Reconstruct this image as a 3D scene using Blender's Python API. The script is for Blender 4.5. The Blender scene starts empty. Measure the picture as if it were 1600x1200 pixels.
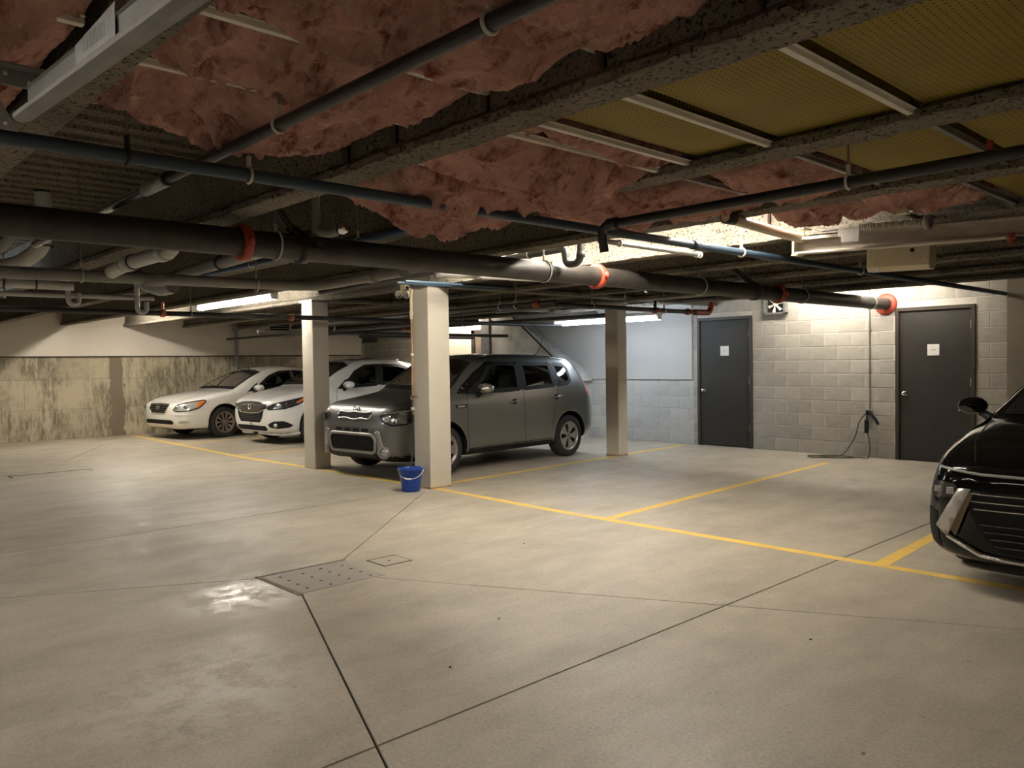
import bpy, bmesh, math, random
import numpy as np
from mathutils import Vector, Matrix, noise
from mathutils.bvhtree import BVHTree

R = math.radians
scn = bpy.context.scene
COL = scn.collection
random.seed(7)

# ------------------------------------------------------------------ camera, world, exposure
cam_d = bpy.data.cameras.new('camera')
cam_d.sensor_fit = 'HORIZONTAL'; cam_d.sensor_width = 36.0; cam_d.lens = 28.095
cam_d.clip_start = 0.05; cam_d.clip_end = 200
cam = bpy.data.objects.new('camera', cam_d); COL.objects.link(cam)
cr, cu, cf = (Vector((0.682494, 0.730747, -0.014484)), Vector((-0.009359, 0.028554, 0.999548)),
              Vector((-0.730831, 0.682051, -0.026327)))
mw = Matrix((( cr.x, cu.x, -cf.x, 0), (cr.y, cu.y, -cf.y, 0), (cr.z, cu.z, -cf.z, 1.45), (0, 0, 0, 1)))
cam.matrix_world = mw
scn.camera = cam
w = bpy.data.worlds.new('world'); scn.world = w; w.use_nodes = True
w.node_tree.nodes['Background'].inputs[0].default_value = (0.02, 0.02, 0.022, 1)
w.node_tree.nodes['Background'].inputs[1].default_value = 0.3
vs = scn.view_settings
vs.view_transform = 'Standard'; vs.look = 'None'; vs.gamma = 1.0; vs.use_curve_mapping = False
vs.exposure = 0.35
TUBE = 60.0
WARM = (1.0, 0.92, 0.79); COOL = (0.74, 0.87, 1.0); NEUT = (1.0, 0.935, 0.83)
scn.cycles.max_bounces = 8; scn.cycles.diffuse_bounces = 4; scn.cycles.transparent_max_bounces = 12
scn.cycles.caustics_reflective = False; scn.cycles.caustics_refractive = False

# ------------------------------------------------------------------ materials
def nodes(name):
    m = bpy.data.materials.new(name); m.use_nodes = True
    nt = m.node_tree
    return m, nt, nt.nodes['Principled BSDF']

def N(nt, t, **kw):
    n = nt.nodes.new(t)
    for k, v in kw.items():
        if k == 'ins':
            for a, b in v.items(): n.inputs[a].default_value = b
        else: setattr(n, k, v)
    return n

def ramp(nt, src, p0, p1, c0, c1):
    r = N(nt, 'ShaderNodeValToRGB')
    r.color_ramp.elements[0].position = p0; r.color_ramp.elements[1].position = p1
    r.color_ramp.elements[0].color = (*c0, 1); r.color_ramp.elements[1].color = (*c1, 1)
    nt.links.new(src, r.inputs[0])
    return r

def mix(nt, fac, a, b, mode='MIX'):
    m = N(nt, 'ShaderNodeMix', data_type='RGBA', blend_type=mode)
    L = nt.links.new
    if isinstance(fac, float): m.inputs[0].default_value = fac
    else: L(fac, m.inputs[0])
    for i, x in ((6, a), (7, b)):
        if isinstance(x, tuple): m.inputs[i].default_value = (*x, 1)
        else: L(x, m.inputs[i])
    return m.outputs[2]

def coord(nt, scale=(1, 1, 1), kind='Object'):
    tc = N(nt, 'ShaderNodeTexCoord'); mp = N(nt, 'ShaderNodeMapping')
    mp.inputs['Scale'].default_value = scale
    nt.links.new(tc.outputs[kind], mp.inputs[0])
    return mp.outputs[0]

def nz(nt, vec, scale, detail=5, rough=.6):
    n = N(nt, 'ShaderNodeTexNoise', ins={'Scale': scale, 'Detail': detail, 'Roughness': rough})
    nt.links.new(vec, n.inputs['Vector'])
    return n.outputs['Fac']

def bump(nt, p, h, strength, dist=.01):
    b = N(nt, 'ShaderNodeBump', ins={'Strength': strength, 'Distance': dist})
    nt.links.new(h, b.inputs['Height']); nt.links.new(b.outputs[0], p.inputs['Normal'])

def pm(name, c, c2=None, scale=6., rough=.5, metal=0., bmp=0., bscale=60., coat=0., lo=.35, hi=.7, spec=.5, stretch=(1, 1, 1), vary=0.):
    m, nt, p = nodes(name)
    L = nt.links.new
    p.inputs['Roughness'].default_value = rough; p.inputs['Metallic'].default_value = metal
    p.inputs['Coat Weight'].default_value = coat; p.inputs['Coat Roughness'].default_value = .05
    p.inputs['Specular IOR Level'].default_value = spec
    v = coord(nt, stretch)
    if c2 is None: c2 = tuple(x * .88 for x in c)
    out = ramp(nt, nz(nt, v, scale), lo, hi, c, c2).outputs[0]
    if vary:
        oi = N(nt, 'ShaderNodeObjectInfo')
        mr = N(nt, 'ShaderNodeMapRange', ins={3: 1 - vary, 4: 1 + vary})
        L(oi.outputs['Random'], mr.inputs[0])
        cb = N(nt, 'ShaderNodeCombineColor')
        for i in range(3): L(mr.outputs[0], cb.inputs[i])
        out = mix(nt, 1.0, out, cb.outputs[0], 'MULTIPLY')
    L(out, p.inputs['Base Color'])
    if bmp: bump(nt, p, nz(nt, v, bscale, 4), bmp)
    return m

def speckled(name, c, dark, scale=45., rough=.95):
    """sprayed fireproofing: pitted, speckled"""
    m, nt, p = nodes(name); L = nt.links.new
    p.inputs['Roughness'].default_value = rough; p.inputs['Specular IOR Level'].default_value = .15
    v = coord(nt)
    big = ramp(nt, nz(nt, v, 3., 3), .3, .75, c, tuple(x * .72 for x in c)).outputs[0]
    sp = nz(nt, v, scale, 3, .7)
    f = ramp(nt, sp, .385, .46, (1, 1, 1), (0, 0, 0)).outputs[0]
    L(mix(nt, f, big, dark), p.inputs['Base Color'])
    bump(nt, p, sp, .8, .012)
    return m

def glassy(name, tint, gloss=.03):
    m, nt, p = nodes(name); L = nt.links.new
    nt.nodes.remove(p)
    tr = N(nt, 'ShaderNodeBsdfTransparent'); tr.inputs[0].default_value = (*tint, 1)
    gl = N(nt, 'ShaderNodeBsdfGlossy', ins={'Roughness': gloss}); gl.inputs[0].default_value = (.9, .9, .9, 1)
    fr = N(nt, 'ShaderNodeFresnel', ins={'IOR': 1.6}); mx = N(nt, 'ShaderNodeMixShader')
    L(fr.outputs[0], mx.inputs[0]); L(tr.outputs[0], mx.inputs[1]); L(gl.outputs[0], mx.inputs[2])
    L(mx.outputs[0], nt.nodes['Material Output'].inputs[0])
    return m

def emit(name, c, s):
    m, nt, p = nodes(name)
    p.inputs['Base Color'].default_value = (.9, .9, .9, 1)
    p.inputs['Emission Color'].default_value = (*c, 1); p.inputs['Emission Strength'].default_value = s
    return m

def floor_mat():
    m, nt, p = nodes('sealed_concrete_floor'); L = nt.links.new
    v = coord(nt)
    vs_ = coord(nt, (1.0, .45, 1))
    a = ramp(nt, nz(nt, v, .55, 6, .6), .32, .7, (.555, .50, .415), (.435, .39, .32)).outputs[0]
    b = ramp(nt, nz(nt, vs_, 3.2, 6, .65), .33, .68, (1.0, .99, .97), (.66, .64, .62)).outputs[0]
    a = mix(nt, .8, a, b, 'MULTIPLY')
    pale = ramp(nt, nz(nt, vs_, 1.7, 8, .72), .58, .74, (0, 0, 0), (1, 1, 1)).outputs[0]
    a = mix(nt, pale, a, (.55, .505, .435))
    pit = ramp(nt, nz(nt, v, 26., 3, .7), .27, .33, (1, 1, 1), (0, 0, 0)).outputs[0]
    a = mix(nt, pit, a, (.23, .19, .145))
    grain = ramp(nt, nz(nt, v, 62., 4, .75), .34, .66, (1.12, 1.12, 1.1), (.72, .71, .70)).outputs[0]
    a = mix(nt, .8, a, grain, 'MULTIPLY')
    fleck = ramp(nt, nz(nt, v, 44., 3, .8), .68, .74, (0, 0, 0), (1, 1, 1)).outputs[0]
    a = mix(nt, fleck, a, (.58, .54, .48))
    # scuffed cement beside the trench plate, plus lamp glare painted in as paler colour
    tc = N(nt, 'ShaderNodeTexCoord')
    d = N(nt, 'ShaderNodeVectorMath', operation='DISTANCE'); d.inputs[1].default_value = (-4.88, 2.17, 0)
    L(tc.outputs['Object'], d.inputs[0])
    near = N(nt, 'ShaderNodeMapRange', ins={1: .52, 2: .12, 3: 0., 4: 1.}); L(d.outputs['Value'], near.inputs[0])
    d2 = N(nt, 'ShaderNodeVectorMath', operation='DISTANCE'); d2.inputs[1].default_value = (-3.55, 1.45, 0); L(tc.outputs['Object'], d2.inputs[0])
    near2 = N(nt, 'ShaderNodeMapRange', ins={1: .8, 2: .1, 3: 0., 4: .55}); L(d2.outputs['Value'], near2.inputs[0])  # weaker second patch: a streak of the glare, painted nearer the camera
    mxn = N(nt, 'ShaderNodeMath', operation='MAXIMUM'); L(near.outputs[0], mxn.inputs[0]); L(near2.outputs[0], mxn.inputs[1])
    wear_glare = ramp(nt, nz(nt, v, 6., 8, .75), .44, .54, (0, 0, 0), (1, 1, 1)).outputs[0]
    wf = N(nt, 'ShaderNodeMath', operation='MULTIPLY'); L(wear_glare, wf.inputs[0]); L(mxn.outputs[0], wf.inputs[1])
    a = mix(nt, wf.outputs[0], a, (.60, .56, .50))
    L(a, p.inputs['Base Color'])
    r = N(nt, 'ShaderNodeMapRange', ins={1: .3, 2: .7, 3: .40, 4: .60}); L(nz(nt, v, 2.4, 6, .7), r.inputs[0])
    rr = N(nt, 'ShaderNodeMath', operation='SUBTRACT'); L(r.outputs[0], rr.inputs[0])
    k = N(nt, 'ShaderNodeMath', operation='MULTIPLY'); L(wf.outputs[0], k.inputs[0]); k.inputs[1].default_value = .30
    L(k.outputs[0], rr.inputs[1]); L(rr.outputs[0], p.inputs['Roughness'])
    p.inputs['Specular IOR Level'].default_value = .45
    bump(nt, p, nz(nt, v, 55., 5, .7), .12, .006)
    return m

def board_formed():
    """cast concrete wall, streaked, with faint board-form rectangles"""
    m, nt, p = nodes('board_formed_concrete'); L = nt.links.new
    v = coord(nt, (1, 1, 1))
    tc = N(nt, 'ShaderNodeTexCoord'); sx = N(nt, 'ShaderNodeSeparateXYZ'); L(tc.outputs['Object'], sx.inputs[0])
    cb = N(nt, 'ShaderNodeCombineXYZ'); L(sx.outputs[1], cb.inputs[0]); L(sx.outputs[2], cb.inputs[1])
    br = N(nt, 'ShaderNodeTexBrick', ins={'Scale': 1., 'Mortar Size': .006, 'Brick Width': 1.9, 'Row Height': .62, 'Bias': 0., 'Mortar Smooth': .3})
    br.inputs['Color1'].default_value = (.53, .46, .33, 1); br.inputs['Color2'].default_value = (.41, .36, .26, 1); br.inputs['Mortar'].default_value = (.31, .275, .205, 1)
    br.offset = .37; br.squash = .62; br.squash_frequency = 3
    L(cb.outputs[0], br.inputs['Vector'])
    st = coord(nt, (1, 3.0, .65))
    streak = ramp(nt, nz(nt, st, 3.0, 9, .8), .44, .56, (0, 0, 0), (1, 1, 1)).outputs[0]
    blot = ramp(nt, nz(nt, v, 1.1, 6, .65), .40, .56, (0, 0, 0), (1, 1, 1)).outputs[0]
    f = mix(nt, 1.0, streak, blot, 'MULTIPLY')
    a = mix(nt, f, br.outputs[0], (.19, .165, .115))
    pale = ramp(nt, nz(nt, st, 5.5, 7, .75), .6, .7, (0, 0, 0), (1, 1, 1)).outputs[0]
    a = mix(nt, pale, a, (.60, .55, .44))
    # damp brown run down one form joint
    ab = N(nt, 'ShaderNodeMath', operation='ADD'); L(sx.outputs[1], ab.inputs[0]); ab.inputs[1].default_value = -5.55
    ab2 = N(nt, 'ShaderNodeMath', operation='ABSOLUTE'); L(ab.outputs[0], ab2.inputs[0])
    wob = N(nt, 'ShaderNodeMath', operation='MULTIPLY_ADD'); L(nz(nt, v, 4., 4), wob.inputs[0]); wob.inputs[1].default_value = -.28; L(ab2.outputs[0], wob.inputs[2])
    damp = ramp(nt, wob.outputs[0], .0, .02, (1, 1, 1), (0, 0, 0)).outputs[0]
    a = mix(nt, damp, a, (.20, .16, .115))
    L(a, p.inputs['Base Color']); p.inputs['Roughness'].default_value = .85
    bump(nt, p, nz(nt, st, 12., 6, .7), .4, .01)
    return m

def yellow_board():
    m, nt, p = nodes('yellow_perforated_board'); L = nt.links.new
    v = coord(nt, (1, 1, 0))
    sc = N(nt, 'ShaderNodeVectorMath', operation='SCALE', ins={'Scale': 42.}); L(v, sc.inputs[0])
    fr = N(nt, 'ShaderNodeVectorMath', operation='FRACTION'); L(sc.outputs[0], fr.inputs[0])
    d = N(nt, 'ShaderNodeVectorMath', operation='DISTANCE'); d.inputs[1].default_value = (.5, .5, 0); L(fr.outputs[0], d.inputs[0])
    dot = ramp(nt, d.outputs['Value'], .10, .22, (1, 1, 1), (0, 0, 0)).outputs[0]
    base = ramp(nt, nz(nt, v, 2.2, 4), .3, .7, (.27, .195, .018), (.215, .15, .013)).outputs[0]
    L(mix(nt, dot, base, (.032, .02, .003)), p.inputs['Base Color'])
    p.inputs['Roughness'].default_value = .7
    bump(nt, p, dot, -.5, .006)
    return m

def pink_wool():
    m, nt, p = nodes('pink_glass_wool'); L = nt.links.new
    v = coord(nt)
    a = ramp(nt, nz(nt, v, 6., 8, .7), .32, .7, (.74, .44, .375), (.50, .26, .215)).outputs[0]
    tan = ramp(nt, nz(nt, v, 3.4, 6, .7), .60, .74, (0, 0, 0), (1, 1, 1)).outputs[0]
    a = mix(nt, tan, a, (.43, .32, .24))
    crevice_shade = ramp(nt, nz(nt, coord(nt, (1, 1.8, 1)), 5.4, 8, .74), .50, .64, (0, 0, 0), (1, 1, 1)).outputs[0]
    a = mix(nt, crevice_shade, a, (.25, .075, .06))  # maroon noise patches paint in the shade of crevices between folds
    wisp = ramp(nt, nz(nt, coord(nt, (1, .22, 1)), 30., 6, .7), .56, .70, (0, 0, 0), (1, 1, 1)).outputs[0]
    a = mix(nt, wisp, a, (.80, .56, .46))
    L(a, p.inputs['Base Color']); p.inputs['Roughness'].default_value = 1.; p.inputs['Specular IOR Level'].default_value = .05
    bump(nt, p, nz(nt, coord(nt, (1, .5, 1)), 38., 7, .75), .9, .02)
    return m

M = {}
M['floor'] = floor_mat()
M['rim'] = pm('dirty_rim', (.17, .145, .115), (.24, .21, .17), 12., .85)
M['groove'] = pm('joint_sealant', (.05, .042, .032), rough=.9)
M['cast'] = board_formed()
M['white_wall'] = pm('painted_board', (.70, .64, .56), (.66, .60, .52), 1.5, .8)
M['cool_wall'] = pm('painted_drywall', (.50, .485, .465), (.475, .46, .44), 1.2, .75)
M['block'] = pm('concrete_block', (.43, .405, .36), (.34, .32, .285), 9., .9, bmp=.35, bscale=90., vary=.10)
M['mortar'] = pm('mortar', (.60, .57, .515), (.52, .49, .44), 14., .95, bmp=.3, bscale=120.)
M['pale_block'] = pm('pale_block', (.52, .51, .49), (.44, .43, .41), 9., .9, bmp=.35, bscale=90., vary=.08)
M['far_block'] = pm('grey_painted_block', (.36, .335, .285), (.30, .28, .24), 5., .9, bmp=.3, vary=.08)
M['cream_block'] = pm('cream_painted_block', (.68, .62, .50), (.62, .56, .45), 4., .85, vary=.04)
M['stair'] = pm('stair_concrete', (.62, .61, .58), (.40, .39, .36), 3.2, .9, bmp=.5, bscale=40.)
M['pier'] = pm('smooth_pier', (.24, .21, .165), (.21, .185, .145), 2., .85)
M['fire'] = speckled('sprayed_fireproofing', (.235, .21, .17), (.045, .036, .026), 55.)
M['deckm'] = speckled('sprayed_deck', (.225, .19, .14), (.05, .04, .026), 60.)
M['stiff'] = pm('bare_stiffener', (.17, .12, .095), (.11, .08, .065), 12., .7)
M['column'] = pm('painted_column', (.56, .52, .44), (.53, .49, .415), 3., .55, bmp=.05)
M['rust'] = pm('rusty_base', (.33, .17, .055), (.45, .40, .30), 16., .85, bmp=.4)
M['yellow_paint'] = pm('yellow_line_paint', (.84, .55, .09), (.64, .47, .18), 5., .6, lo=.40, hi=.68)
M['yellow_board'] = yellow_board()
M['pink'] = pink_wool()
M['strip'] = pm('pale_metal_strip', (.74, .71, .64), (.64, .60, .54), 9., .5)
M['bright_steel'] = pm('bright_steel', (.62, .62, .62), (.52, .52, .52), 8., .2, 1.)
M['rail_steel'] = pm('pale_rail_steel', (.60, .56, .50), (.50, .46, .40), 9., .4, .25)
M['dusty_galv'] = pm('dusty_galvanised', (.23, .22, .205), (.17, .16, .15), 10., .5, .4)
M['galv'] = pm('galvanised_steel', (.40, .40, .39), (.29, .29, .28), 14., .42, .7)
M['dull_steel'] = pm('dull_steel', (.30, .29, .28), (.2, .19, .18), 12., .45, .7)
M['iron'] = pm('black_iron_pipe', (.028, .026, .026), (.05, .046, .042), 8., .42, .3)
M['iron_dust'] = pm('dusty_iron_pipe', (.026, .023, .021), (.055, .048, .04), 6., .5, .1)
M['blue_pipe'] = pm('slate_blue_pipe', (.026, .05, .08), (.038, .065, .095), 5., .5)
M['blue2'] = pm('bright_blue_pipe', (.04, .085, .18), (.05, .10, .20), 5., .5)
M['grey_pvc'] = pm('grey_plastic_pipe', (.27, .26, .245), (.22, .21, .2), 4., .5)
M['white_pvc'] = pm('white_plastic_pipe', (.58, .58, .56), (.50, .50, .49), 4., .35)
M['black_abs'] = pm('black_plastic_pipe', (.03, .03, .029), (.05, .05, .048), 6., .5)
M['band'] = pm('black_band', (.02, .02, .02), rough=.5)
M['red'] = pm('red_coupling', (.40, .06, .032), (.25, .036, .02), 9., .5)
M['brass'] = pm('copper_fitting', (.55, .20, .09), (.40, .13, .06), 12., .35, .8)
M['chrome'] = pm('chrome', (.80, .80, .80), (.74, .74, .74), 3., .12, 1.)
M['ring'] = pm('pale_hanger', (.62, .60, .53), (.5, .48, .42), 12., .5)
M['rod'] = pm('hanger_rod', (.32, .31, .29), rough=.5, metal=.6)
M['copper'] = pm('copper_brown', (.36, .19, .10), (.28, .14, .07), 14., .5)
M['cream'] = pm('cream_plastic', (.70, .62, .45), (.64, .56, .40), 4., .45)
M['door'] = pm('dark_brown_door', (.032, .029, .026), (.038, .034, .03), 3., .55, spec=.35)
M['door_frame'] = pm('brown_door_frame', (.042, .031, .024), (.05, .037, .028), 4., .5)
M['far_door'] = pm('far_door_paint', (.17, .13, .095), rough=.6)
M['paper'] = pm('white_card', (.86, .84, .80), (.84, .82, .78), 3., .6)
M['ink'] = pm('grey_ink', (.35, .34, .33), rough=.7)
M['blue_bucket'] = pm('blue_plastic', (.006, .055, .36), (.006, .045, .30), 4., .35)
M['white_plastic'] = pm('white_plastic', (.80, .80, .78), rough=.4)
M['rubber'] = pm('tyre_rubber', (.022, .021, .02), (.03, .029, .027), 20., .8, bmp=.1)
M['cable'] = pm('black_cable', (.018, .018, .017), rough=.55)
M['green_cable'] = pm('olive_cable', (.075, .075, .048), (.055, .055, .035), 20., .55)
M['plate'] = pm('floor_plate', (.35, .31, .265), (.29, .26, .225), 6., .5, .2, bmp=.15)
M['dark'] = pm('dark_void', (.012, .012, .012), rough=.9)
M['trim_black'] = pm('black_trim', (.011, .011, .011), rough=.5, spec=.25)
M['gloss_black'] = pm('gloss_black', (.008, .008, .008), rough=.12, coat=.5)
M['liner'] = pm('dark_cabin', (.03, .03, .032), (.022, .022, .024), 8., .85)
M['seat_cloth'] = pm('grey_seat_cloth', (.16, .155, .145), (.12, .115, .11), 20., .9)
M['glass'] = glassy('window_glass', (.44, .50, .46))
M['privacy'] = glassy('tinted_glass', (.13, .14, .14))
M['windshield'] = glassy('windshield_glass', (.52, .64, .56))
M['lamp_glass'] = glassy('clear_lens', (.93, .94, .95))
M['lamp_in'] = pm('lamp_reflector', (.62, .62, .62), (.45, .45, .46), 30., .2, .8)
M['amber'] = pm('amber_lens', (.85, .20, .02), rough=.25, coat=.5)
M['tail'] = pm('red_tail_lens', (.42, .012, .015), rough=.2, coat=.6)
M['alloy'] = pm('silver_alloy', (.50, .48, .46), (.44, .42, .40), 6., .34, .75)
M['dark_alloy'] = pm('dusty_alloy', (.30, .26, .215), (.24, .205, .17), 8., .5, .5)
M['disc'] = pm('brake_disc', (.03, .028, .026), rough=.5, metal=.6)
M['mesh_grille'] = pm('grille_mesh', (.012, .012, .012), rough=.7, spec=.2)
M['bronze'] = pm('dark_bronze', (.13, .085, .035), rough=.4)
M['lamp_pale'] = pm('pale_reflector', (.72, .70, .66), (.50, .49, .47), 22., .25, .45)
M['tube_warm'] = emit('warm_fluorescent', WARM, TUBE)
M['tube_cool'] = emit('cool_fluorescent', COOL, TUBE * .52)
M['tube_dim'] = emit('cool_fluorescent_dim', COOL, TUBE * .14)
M['tube_neut'] = emit('neutral_fluorescent', NEUT, TUBE * .58)
M['tube_strong'] = emit('warm_fluorescent_strong', WARM, TUBE * 1.7)
M['tube_wall'] = emit('warm_fluorescent_wall', WARM, TUBE * 1.25)
M['fixture'] = pm('white_enamel', (.78, .76, .72), rough=.4)

# ------------------------------------------------------------------ geometry helpers
class MB:
    """collects shapes and links them as ONE mesh object"""
    def __init__(s): s.v = []; s.f = []; s.k = []; s.sm = []
    def add(s, vs, fs, k=0, smooth=False):
        b = len(s.v); s.v += [tuple(x) for x in vs]
        s.f += [tuple(i + b for i in f) for f in fs]; s.k += [k] * len(fs); s.sm += [smooth] * len(fs)
        return s
    def box(s, x0, x1, y0, y1, z0, z1, k=0, mx=None):
        vs = [(x, y, z) for x in (x0, x1) for y in (y0, y1) for z in (z0, z1)]
        if mx is not None: vs = [mx @ Vector(p) for p in vs]
        return s.add(vs, [(0, 1, 3, 2), (4, 6, 7, 5), (0, 4, 5, 1), (2, 3, 7, 6), (0, 2, 6, 4), (1, 5, 7, 3)], k)
    def prism(s, poly, axis, a, b, k=0):
        n = len(poly)
        def P(p, t): return {'x': (t, p[0], p[1]), 'y': (p[0], t, p[1]), 'z': (p[0], p[1], t)}[axis]
        vs = [P(p, a) for p in poly] + [P(p, b) for p in poly]
        fs = [tuple(range(n))[::-1], tuple(range(n, 2 * n))] + [(i, (i + 1) % n, n + (i + 1) % n, n + i) for i in range(n)]
        return s.add(vs, fs, k)
    def tube(s, pts, r, n=12, k=0, caps=True, closed=False):
        pts = [Vector(p) for p in pts]; m = len(pts)
        rs = r if isinstance(r, (list, tuple)) else [r] * m
        T = []
        for i in range(m):
            a = pts[(i - 1) % m] if (closed or i > 0) else pts[i]
            b = pts[(i + 1) % m] if (closed or i < m - 1) else pts[i]
            T.append((b - a).normalized())
        u = T[0].orthogonal().normalized()
        vs = []
        for i in range(m):
            if i: u = (T[i - 1].rotation_difference(T[i]) @ u)
            u = (u - T[i] * u.dot(T[i])).normalized(); q = T[i].cross(u)
            vs += [pts[i] + rs[i] * (math.cos(2 * math.pi * j / n) * u + math.sin(2 * math.pi * j / n) * q) for j in range(n)]
        fs = []
        for i in range(m if closed else m - 1):
            for j in range(n):
                a = i * n + j; b = i * n + (j + 1) % n; i2 = (i + 1) % m
                fs.append((a, b, i2 * n + (j + 1) % n, i2 * n + j))
        s.add(vs, fs, k, True)
        if caps and not closed:
            s.add(vs[:n], [tuple(range(n))[::-1]], k); s.add(vs[-n:], [tuple(range(n))], k)
        return s
    def lathe(s, prof, c=(0, 0, 0), axis=(0, 0, 1), n=24, k=0, smooth=True):
        c = Vector(c); ax = Vector(axis).normalized(); u = ax.orthogonal().normalized(); q = ax.cross(u)
        vs = [c + ax * h + r * (math.cos(2 * math.pi * j / n) * u + math.sin(2 * math.pi * j / n) * q) for r, h in prof for j in range(n)]
        fs = [(i * n + j, i * n + (j + 1) % n, (i + 1) * n + (j + 1) % n, (i + 1) * n + j) for i in range(len(prof) - 1) for j in range(n)]
        return s.add(vs, fs, k, smooth)
    def build(s, name, mats, parent=None, bevel=0, **props):
        me = bpy.data.meshes.new(name); me.from_pydata(s.v, [], s.f)
        for m in (mats if isinstance(mats, (list, tuple)) else [mats]): me.materials.append(M[m] if isinstance(m, str) else m)
        me.polygons.foreach_set('material_index', s.k); me.polygons.foreach_set('use_smooth', s.sm)
        me.validate(); me.update()
        o = bpy.data.objects.new(name, me); COL.objects.link(o)
        if parent: o.parent = parent
        if bevel:
            b = o.modifiers.new('bevel', 'BEVEL'); b.width = bevel; b.segments = 2; b.limit_method = 'ANGLE'; b.angle_limit = R(40)
        for k_, v_ in props.items(): o[k_] = v_
        return o

def empty(name, loc=(0, 0, 0), rz=0.):
    o = bpy.data.objects.new(name, None); COL.objects.link(o); o.location = loc; o.rotation_euler = (0, 0, rz)
    o.empty_display_size = .1
    return o
def tag(o, label, cat, group=None):
    o['label'] = label; o['category'] = cat
    if group: o['group'] = group
    return o
def structure(o): o['kind'] = 'structure'; return o
def copy_of(src, name, parent, loc=None, rz=None):
    o = src.copy(); o.name = name; COL.objects.link(o); o.parent = parent
    if loc is not None: o.location = loc
    if rz is not None: o.rotation_euler = (0, 0, rz)
    return o
def fillet(pts, rad, n=6):
    pts = [Vector(p) for p in pts]; out = [pts[0]]
    for i in range(1, len(pts) - 1):
        a, b, c = pts[i - 1], pts[i], pts[i + 1]
        d1 = (a - b); d2 = (c - b); r = min(rad, d1.length * .49, d2.length * .49)
        p, q = b + d1.normalized() * r, b + d2.normalized() * r
        for t in range(n + 1):
            t /= n; out.append((1 - t) ** 2 * p + 2 * t * (1 - t) * b + t * t * q)
    return out + [pts[-1]]
def rnd(a, b): return a + (b - a) * random.random()

# ------------------------------------------------------------------ the setting
XL, XR, YF, YB = -18.5, 5.0, -7.0, 11.71
DECK, SOF = 2.82, 2.36

# floor slab with its saw-cut joints really cut out of it
def make_floor():
    bm = bmesh.new()
    vs = [bm.verts.new(p) for p in ((XL - .1, YF - .1, 0), (XR + .1, YF - .1, 0), (XR + .1, YB + .1, 0), (XL - .1, YB + .1, 0))]
    bm.faces.new(vs)
    cuts = [((-4.66, 2.47), (-.2, .745), .006), ((-2.50, -7.1), (-2.63, 11.81), .006), ((-5.2, 3.1), (-7.32, 5.45), .006),
            ((-4.6, 3.01), (5.1, 8.24), .005), ((-5.16, 2.45), (-10.4, -7.1), .005), ((-7.25, -7.1), (-7.42, 5.55), .007),
            ((-13.9, 3.37), (-16.5, 4.66), .006)]
    ends = []
    for a, b, hw in cuts:
        a, b = Vector((*a, 0)), Vector((*b, 0)); d = (b - a).normalized(); nn = Vector((-d.y, d.x, 0))
        for sgn in (-1, 1):
            bmesh.ops.bisect_plane(bm, geom=bm.verts[:] + bm.edges[:] + bm.faces[:], plane_co=a + sgn * hw * nn, plane_no=nn)
        for e in (a, b):
            bmesh.ops.bisect_plane(bm, geom=bm.verts[:] + bm.edges[:] + bm.faces[:], plane_co=e, plane_no=d)
        ends.append((a, b, d, nn, hw))
    dead = []
    for f in bm.faces:
        c = f.calc_center_median()
        for a, b, d, nn, hw in ends:
            if abs((c - a).dot(nn)) < hw and 0 < (c - a).dot(d) < (b - a).length: dead.append(f); break
    for x0, x1, y0, y1 in (): pass
    bmesh.ops.delete(bm, geom=dead, context='FACES')
    for f in bm.faces:
        if f.normal.z < 0: f.normal_flip()
    r = bmesh.ops.extrude_face_region(bm, geom=[e for e in bm.edges if e.is_boundary])
    for v in [g for g in r['geom'] if isinstance(g, bmesh.types.BMVert)]: v.co.z = -.02
    me = bpy.data.meshes.new('floor'); bm.to_mesh(me); bm.free(); me.materials.append(M['floor'])
    o = bpy.data.objects.new('floor', me); COL.objects.link(o)
    return structure(o)
floor = make_floor()
MB().box(XL - .1, XR + .1, YF - .1, YB + .1, -.12, -.015).build('sealant_bed', 'groove', floor)
def stripe(name, pts, w_=.1):
    m = MB()
    for (a, b) in zip(pts[:-1], pts[1:]):
        a, b = Vector((*a, 0)), Vector((*b, 0)); d = (b - a).normalized(); nn = Vector((-d.y, d.x, 0)) * w_ / 2
        n = max(2, int((b - a).length / .35)); vs = []
        for i in range(n + 1):
            p = a.lerp(b, i / n)
            j = nn * rnd(.93, 1.05)
            vs += [(p.x - j.x, p.y - j.y, .0015), (p.x + j.x, p.y + j.y, .0015)]
        m.add(vs, [(2 * i, 2 * i + 2, 2 * i + 3, 2 * i + 1) for i in range(n)])
    return m.build(name, 'yellow_paint', floor)
stripe('painted_line', [(-18.3, 5.78), (-12.5, 5.55), (-10.4, 5.63), (-7.15, 5.66), (-5.3, 5.60), (-1.45, 5.66), (4.9, 5.9)])
for a, b in (((-15.4, 5.74), (-15.9, 11.2)), ((-12.62, 5.62), (-13.1, 11.2)), ((-7.6, 5.98), (-8.01, 11.52)), ((-4.78, 5.67), (-5.12, 10.75)), ((-2.32, 5.69), (-2.62, 11.2)), ((.25, 5.775), (0.0, 11.2))):
    stripe('painted_line', [a, b])
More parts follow.
